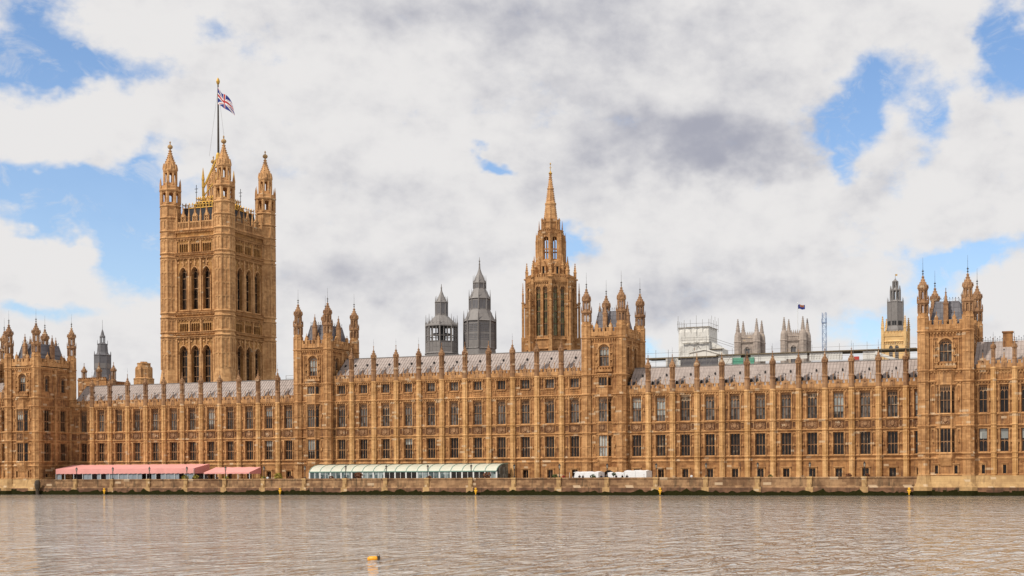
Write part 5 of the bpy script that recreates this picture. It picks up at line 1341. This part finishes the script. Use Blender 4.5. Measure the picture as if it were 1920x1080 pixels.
# ------------------------------------------------------------------ terrace shelters
def awning(label, X0, X1, zb, zm, zf, zv, Yb, Ym, Yf, panels=True, mat='pink_canvas'):
    th = thing('awning', label, 'awning', ((X0+X1)/2, (Yb+Yf)/2, TERR), 'pink canvas awnings'); m = MB(); n = max(2, int((X1-X0)/2.6))
    for i in range(n):
        a, b_ = X0+(X1-X0)*i/n, X0+(X1-X0)*(i+1)/n
        k = .07
        for (y0, z0, y1, z1) in ((Yf, zf, Ym, zm), (Ym, zm, Yb, zb)):
            mm = (a+b_)/2
            m.quad((a, y0, z0), (mm, y0, z0-k), (mm, y1, z1-k), (a, y1, z1)); m.quad((mm, y0, z0-k), (b_, y0, z0), (b_, y1, z1), (mm, y1, z1-k))
        for j in range(4):
            c, d = a+(b_-a)*j/4, a+(b_-a)*(j+1)/4; m.quad((c, Yf-.02, zv+(.06 if j % 2 else 0)), (d, Yf-.02, zv+(.06 if j % 2 else 0)), (d, Yf, zf), (c, Yf, zf))
    m.build('canopy', mat, th)
    for x in (X0, X1): e = MB(); e.F(*[e.P(x, y, z) for y, z in ((Yf, zv), (Yf, zf), (Ym, zm), (Yb, zb), (Yb, zv))]); e.build('end_panel', 'pink_canvas_deep', th)
    for i in range(n+1):
        x = X0+(X1-X0)*i/n; po = MB(); po.box(x-.05, x+.05, Yf+.05, Yf+.15, TERR, zf); po.build('post', 'white_paint', th)
    if panels:
        pa = MB(); rr = random.Random(5)
        for i in range(int((X1-X0)/1.3)):
            x = X0+.3+i*1.3
            if rr.random() < .72: pa = MB(); pa.box(x, x+1.22, Yf+.2, Yf+.26, TERR, zv+.1); pa.build('side_panel', 'blue_grey_panel', th)
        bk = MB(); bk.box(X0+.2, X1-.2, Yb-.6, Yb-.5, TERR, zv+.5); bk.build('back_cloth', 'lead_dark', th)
    return th
awning('big pale pink canvas awning over the terrace at the left', -236.7, -197.2, 6.95, 6.0, 5.95, 4.75, -1.5, -6.6, -7.0)
awning('small open pink canvas awning beside the big one', -194.4, -182.2, 6.15, 5.5, 4.95, 4.6, -2.8, -5.0, -7.0, panels=False)
def pavilion_glass():
    X0, X1, Yf, Yb = -166.5, -121.2, -7.0, -1.6
    th = thing('terrace_pavilion', 'long glazed terrace pavilion with pale green curved roof', 'pavilion', ((X0+X1)/2, -4.5, TERR)); n = 17
    prof = [(Yf, 5.0), (Yf+.35, 5.45), (Yf+1.0, 5.9), (Yf+2.0, 6.25), (Yf+3.2, 6.45), (Yb, 6.5)]
    m = MB()
    for i in range(n):
        a, b_ = X0+(X1-X0)*i/n+.03, X0+(X1-X0)*(i+1)/n-.03
        for p, q_ in zip(prof, prof[1:]): m.quad((a, *p), (b_, *p), (b_, *q_), (a, *q_))
    m.build('roof', 'green_roof', th)
    f = MB(); f.box(X0-.05, X1+.05, Yf-.08, Yf+.06, 4.82, 5.02)
    for i in range(n+1):
        x = X0+(X1-X0)*i/n
        for p, q_ in zip(prof, prof[1:]): f.tube((x, p[0], p[1]+.02), (x, q_[0], q_[1]+.02), .085, 4)
    f.build('ribs', 'green_frame', th)
    w_ = MB()
    for i in range(n+1): x = X0+(X1-X0)*i/n; w_.box(x-.16, x+.16, Yf, Yf+.12, TERR, 4.82)
    for i in range(n): x = X0+(X1-X0)*(i+.5)/n; w_.box(x-.05, x+.05, Yf+.02, Yf+.1, TERR, 4.82)
    w_.box(X0, X1, Yf+.01, Yf+.11, TERR, TERR+.35); w_.build('mullions', 'white_paint', th)
    gm = MB(); wd = (X1-X0)/n-.32; gm.quad((-wd/2, 0, TERR+.35), (wd/2, 0, TERR+.35), (wd/2, 0, 4.82), (-wd/2, 0, 4.82)); gmm = gm.mesh('glass', 'glass_terrace'); gd = gm.mesh('glass', 'glass_dark')
    for i in range(n): inst('glass', gd if i in (4, 7, 8, 9, 13, 14, 15) else gmm, th, (X0+(X1-X0)*(i+.5)/n, Yf+.06, 0))
    for x in (X0, X1): e = MB(); e.F(*[e.P(x, y, z) for y, z in [(Yf, TERR)]+prof+[(Yb, TERR)]]); e.build('end_glazing', 'glass_terrace', th)
pavilion_glass()
def tent(label, X0, X1, Y0, Y1, ze, zr, lean=0.):
    th = thing('tent', label, 'tent', ((X0+X1)/2, (Y0+Y1)/2, TERR), 'white canvas tents'); m = MB(); ym2 = (Y0+Y1)/2; n = 8
    rr = random.Random(int(-X0)); U = [X0+(X1-X0)*i/n for i in range(n+1)]
    sag = [0 if i in (0, n) else .06*(rr.random()-.3)+(.08 if i % 4 == 2 else 0) for i in range(n+1)]
    rows = []
    for u, s_, i in zip(U, sag, range(n+1)):
        uu = u+lean*(1-i/n) if i == 0 else u
        rows.append([m.P(u, Y0, TERR), m.P(u+(lean if i == 0 else 0), Y0, ze-s_), m.P(u+(lean if i == 0 else 0), ym2, zr-s_), m.P(u+(lean if i == 0 else 0), Y1, ze-s_), m.P(u, Y1, TERR)])
    for a, b_ in zip(rows, rows[1:]):
        for k in range(4): m.F(a[k], b_[k], b_[k+1], a[k+1])
    m.F(*rows[0]); m.F(*reversed(rows[-1])); m.build('canvas', 'tent_white', th)
    for u in U[::4]: p = MB(); p.tube((u+.03, Y0-.04, TERR), (u+.03, Y0-.04, ze), .035, 4); p.build('pole', 'white_paint', th)
tent('low white canvas tent with sloping end, left of the dark arched doorway', -105.2, -98.9, -6, -2.6, 4.55, 4.75, 1.2)
tent('white canvas tent right of the arched doorway, lower of the joined pair', -96.9, -93.4, -6, -2.6, 4.45, 4.6)
tent('white canvas tent at the right end of the row, taller of the joined pair', -93.3, -88.6, -6, -2.6, 4.75, 4.95)
# arched doorway in the foot of the tower over the tents
th = thing('arched_doorway', 'dark arched stone doorway between the white tents', 'doorway', (-97.6, -1.6, TERR)); m = MB().frame(-98.3, -1.75)
m.box(-1.9, -1.3, 0, .9, TERR, 4.6); m.box(1.3, 1.9, 0, .9, TERR, 4.6); m.arch_fill(-1.3, 1.3, 3.9, 5.0, 5.4, 0, .9); m.box(-1.9, 1.9, 0, .9, 5.4, 5.65); m.box(-1.9, -1.3, .02, .9, 4.6, 5.4); m.box(1.3, 1.9, .02, .9, 4.6, 5.4); m.build('surround', 'stone', th)
m = MB().frame(-98.3, -1.75); m.quad((-1.3, .6, TERR), (1.3, .6, TERR), (1.3, .6, 5.2), (-1.3, .6, 5.2)); m.build('door', 'timber_wet', th)

# planting on the terrace
def bush(label, x, y, z, r, mat, pot=True, stem=0, grp='terrace planting'):
    th = thing('potted_shrub' if pot else 'shrub', label, 'shrub', (x, y, z), grp); rr = random.Random(int(x*7)); m = MB()
    for i in range(170):
        a, b_, d = rr.random()*2*pi, math.acos(2*rr.random()-1), r*(.55+.5*rr.random())
        p = Vector((x+d*sin(b_)*cos(a), y+d*sin(b_)*sin(a), z+stem+.35+r+d*cos(b_)*.85)); s_ = r*.2*(.6+.8*rr.random())
        u = Vector((rr.random()-.5, rr.random()-.5, rr.random()-.5)).normalized(); v = u.orthogonal().normalized()
        m.quad(*(p+u*s_, p+v*s_*.7, p-u*s_, p-v*s_*.7))
    m.build('foliage', mat, th)
    k = MB(); k.lathe(x, y, [(.24, z), (.32, z+.4), (.35, z+.42), (.3, z+.4)], 8); k.build('pot', 'terracotta', th)
    k = MB(); k.tube((x, y, z+.35), (x, y, z+stem+.4+r), .05, 5); k.build('stem', 'timber_wet', th)
for (x, r, mt, lb, st) in ((-198.4, .75, 'leaf_yellow', 'yellow green bush under the right end of the big pink awning', .3), (-195.6, .7, 'leaf_yellow', 'yellow green bush between the two pink awnings', .4), (-187.2, .6, 'leaf_yellow', 'yellow green bush under the small pink awning', .3),
        (-177.4, .6, 'leaf_yellow', 'low yellow green bush right of the small pink awning', .3), (-173.6, .95, 'leaf_yellow', 'broad yellow green bush left of the green pavilion', .2), (-170.4, .6, 'leaf_rust', 'brownish bush nearest the left end of the green pavilion', .3),
        (-153.3, .85, 'leaf_rust', 'round rust coloured bush in front of the green pavilion', .5), (-122.6, .8, 'leaf_rust', 'round rust coloured bush at the right end of the green pavilion', .5), (-107.4, .6, 'leaf', 'low green bush beside the sloping end of the white tent', .4),
        (-94.6, .42, 'leaf', 'small ball shaped green tree in front of the white tents', 1.0), (-99.1, .6, 'leaf', 'dark green bush beside the arched doorway', .3), (-160, .55, 'leaf_rust', 'low brownish bush at the left part of the green pavilion', .3), (-136.2, .55, 'leaf_rust', 'low brownish bush at the middle of the green pavilion', .3),
        (-47.4, .6, 'leaf_rust', 'brown bush beside the basement door near the far right corner tower', .3), (-43.9, .5, 'leaf_rust', 'small dark brown bush nearest the far right corner tower', .4), (-62.5, .5, 'leaf', 'low green bush by the middle of the right hand range', .3)):
    bush(lb, x, -8.4, TERR, r, mt, True, st)

# ------------------------------------------------------------------ people on the terrace
def person_mesh(pose):
    bm = bmesh.new(); sk = bm.verts.layers.skin.verify(); V = {}
    def j(n, p, r): v = bm.verts.new(p); v[sk].radius = (r, r); V[n] = v; return v
    def e(a, b_): bm.edges.new((V[a], V[b_]))
    j('pel', (0, 0, .95), .14); bm.verts.ensure_lookup_table(); V['pel'][sk].use_root = True
    j('wai', (0, 0, 1.12), .125); j('che', (0, 0, 1.34), .15); j('nek', (0, 0, 1.5), .06); j('hd', (0, -.02, 1.6), .09); j('top', (0, -.01, 1.7), .085)
    for a, b_ in (('pel', 'wai'), ('wai', 'che'), ('che', 'nek'), ('nek', 'hd'), ('hd', 'top')): e(a, b_)
    for s_, t_ in ((-1, 'l'), (1, 'r')):
        st = .06*s_ if pose else 0
        j('hip'+t_, (s_*.1, 0, .9), .095); j('kn'+t_, (s_*.11, -.02+st, .5), .065); j('an'+t_, (s_*.11, st, .09), .045); j('to'+t_, (s_*.13, -.16+st, .03), .04)
        for a, b_ in (('pel', 'hip'+t_), ('hip'+t_, 'kn'+t_), ('kn'+t_, 'an'+t_), ('an'+t_, 'to'+t_)): e(a, b_)
        j('sh'+t_, (s_*.19, 0, 1.42), .065)
        if pose and s_ > 0: el_, wr, hd = (s_*.3, -.06, 1.2), (s_*.16, -.28, 1.24), (s_*.13, -.34, 1.26)
        else: el_, wr, hd = (s_*.26, .02, 1.14), (s_*.27, -.06, .9), (s_*.27, -.09, .84)
        j('el'+t_, el_, .045); j('wr'+t_, wr, .032); j('ha'+t_, hd, .034)
        for a, b_ in (('che', 'sh'+t_), ('sh'+t_, 'el'+t_), ('el'+t_, 'wr'+t_), ('wr'+t_, 'ha'+t_)): e(a, b_)
        d = (Vector(hd)-Vector(wr)).normalized(); sd_ = d.orthogonal().normalized()
        for k in range(4):
            p = Vector(hd)+sd_*(.018*(k-1.5)); q_ = p+d*(.075+.008*(1.5-abs(k-1.5))); j('f%d%s' % (k, t_), p+d*.035, .009); j('g%d%s' % (k, t_), q_, .008); e('ha'+t_, 'f%d%s' % (k, t_)); e('f%d%s' % (k, t_), 'g%d%s' % (k, t_))
        j('th'+t_, Vector(hd)-sd_*.04+d*.02, .01); e('ha'+t_, 'th'+t_)
    me = bpy.data.meshes.new('skel'); bm.to_mesh(me); bm.free(); o = bpy.data.objects.new('skel', me); COL.objects.link(o)
    o.modifiers.new('s', 'SKIN'); o.modifiers.new('b', 'SUBSURF').levels = 1
    dg = bpy.context.evaluated_depsgraph_get(); dg.update(); r_ = bpy.data.meshes.new_from_object(o.evaluated_get(dg)); bpy.data.objects.remove(o)
    return r_
PM = [person_mesh(0), person_mesh(1)]
def dress(me, jacket, name):
    r_ = me.copy(); r_.materials.clear()
    for k in (jacket, 'cloth_dark', 'skin', 'hair'): r_.materials.append(MATS[k])
    for p in r_.polygons:
        c = p.center
        p.material_index = 3 if c.z > 1.62 and (c.y > -.05 or c.z > 1.71) else 2 if c.z > 1.49 or (abs(c.x) > .1 and c.z < .93 and c.z > .72 and abs(c.x) > .2) else 0 if c.z > .93 else 1
        p.use_smooth = True
    return r_
DR = {k: [dress(q, k, 'person') for q in PM] for k in ('cloth_dark', 'cloth_white', 'cloth_red')}
for i, (x, c, p, rz, lb) in enumerate(((-101.9, 'cloth_dark', 1, 20, 'person in dark clothes before the left white tent, nearer its sloping end'), (-100.95, 'cloth_dark', 0, 150, 'person in dark clothes before the left white tent, nearer the dark doorway'),
        (-97.2, 'cloth_dark', 0, 200, 'person in dark clothes beside the dark arched doorway'), (-95.9, 'cloth_dark', 1, 30, 'person in dark clothes next to the ball shaped green tree'), (-94.0, 'cloth_dark', 1, 170, 'person in dark clothes in front of the lower joined white tent'),
        (-92.5, 'cloth_dark', 0, 250, 'person in dark clothes at the seam of the joined white tents'), (-91.7, 'cloth_dark', 1, 40, 'person in dark clothes in front of the taller white tent'), (-105.2, 'cloth_red', 0, 10, 'person in red by the sloping end of the white tent'),
        (-88.1, 'cloth_white', 0, 300, 'person in white just right of the white tents'), (-78.1, 'cloth_white', 0, 0, 'person in white standing alone by the middle of the right hand range'), (-176.2, 'cloth_white', 1, 20, 'person in white between the small pink awning and the green pavilion'),
        (-191.6, 'cloth_dark', 0, 100, 'person in dark clothes under the small pink awning, left'), (-189.4, 'cloth_dark', 1, 0, 'person in dark clothes under the small pink awning, right'))):
    o = bpy.data.objects.new('person', DR[c][p]); COL.objects.link(o); o.location = (x, -8.6-.5*(i % 2), TERR); o.rotation_euler = (0, 0, R(rz)); tag(o, lb, 'person', 'people on the terrace')
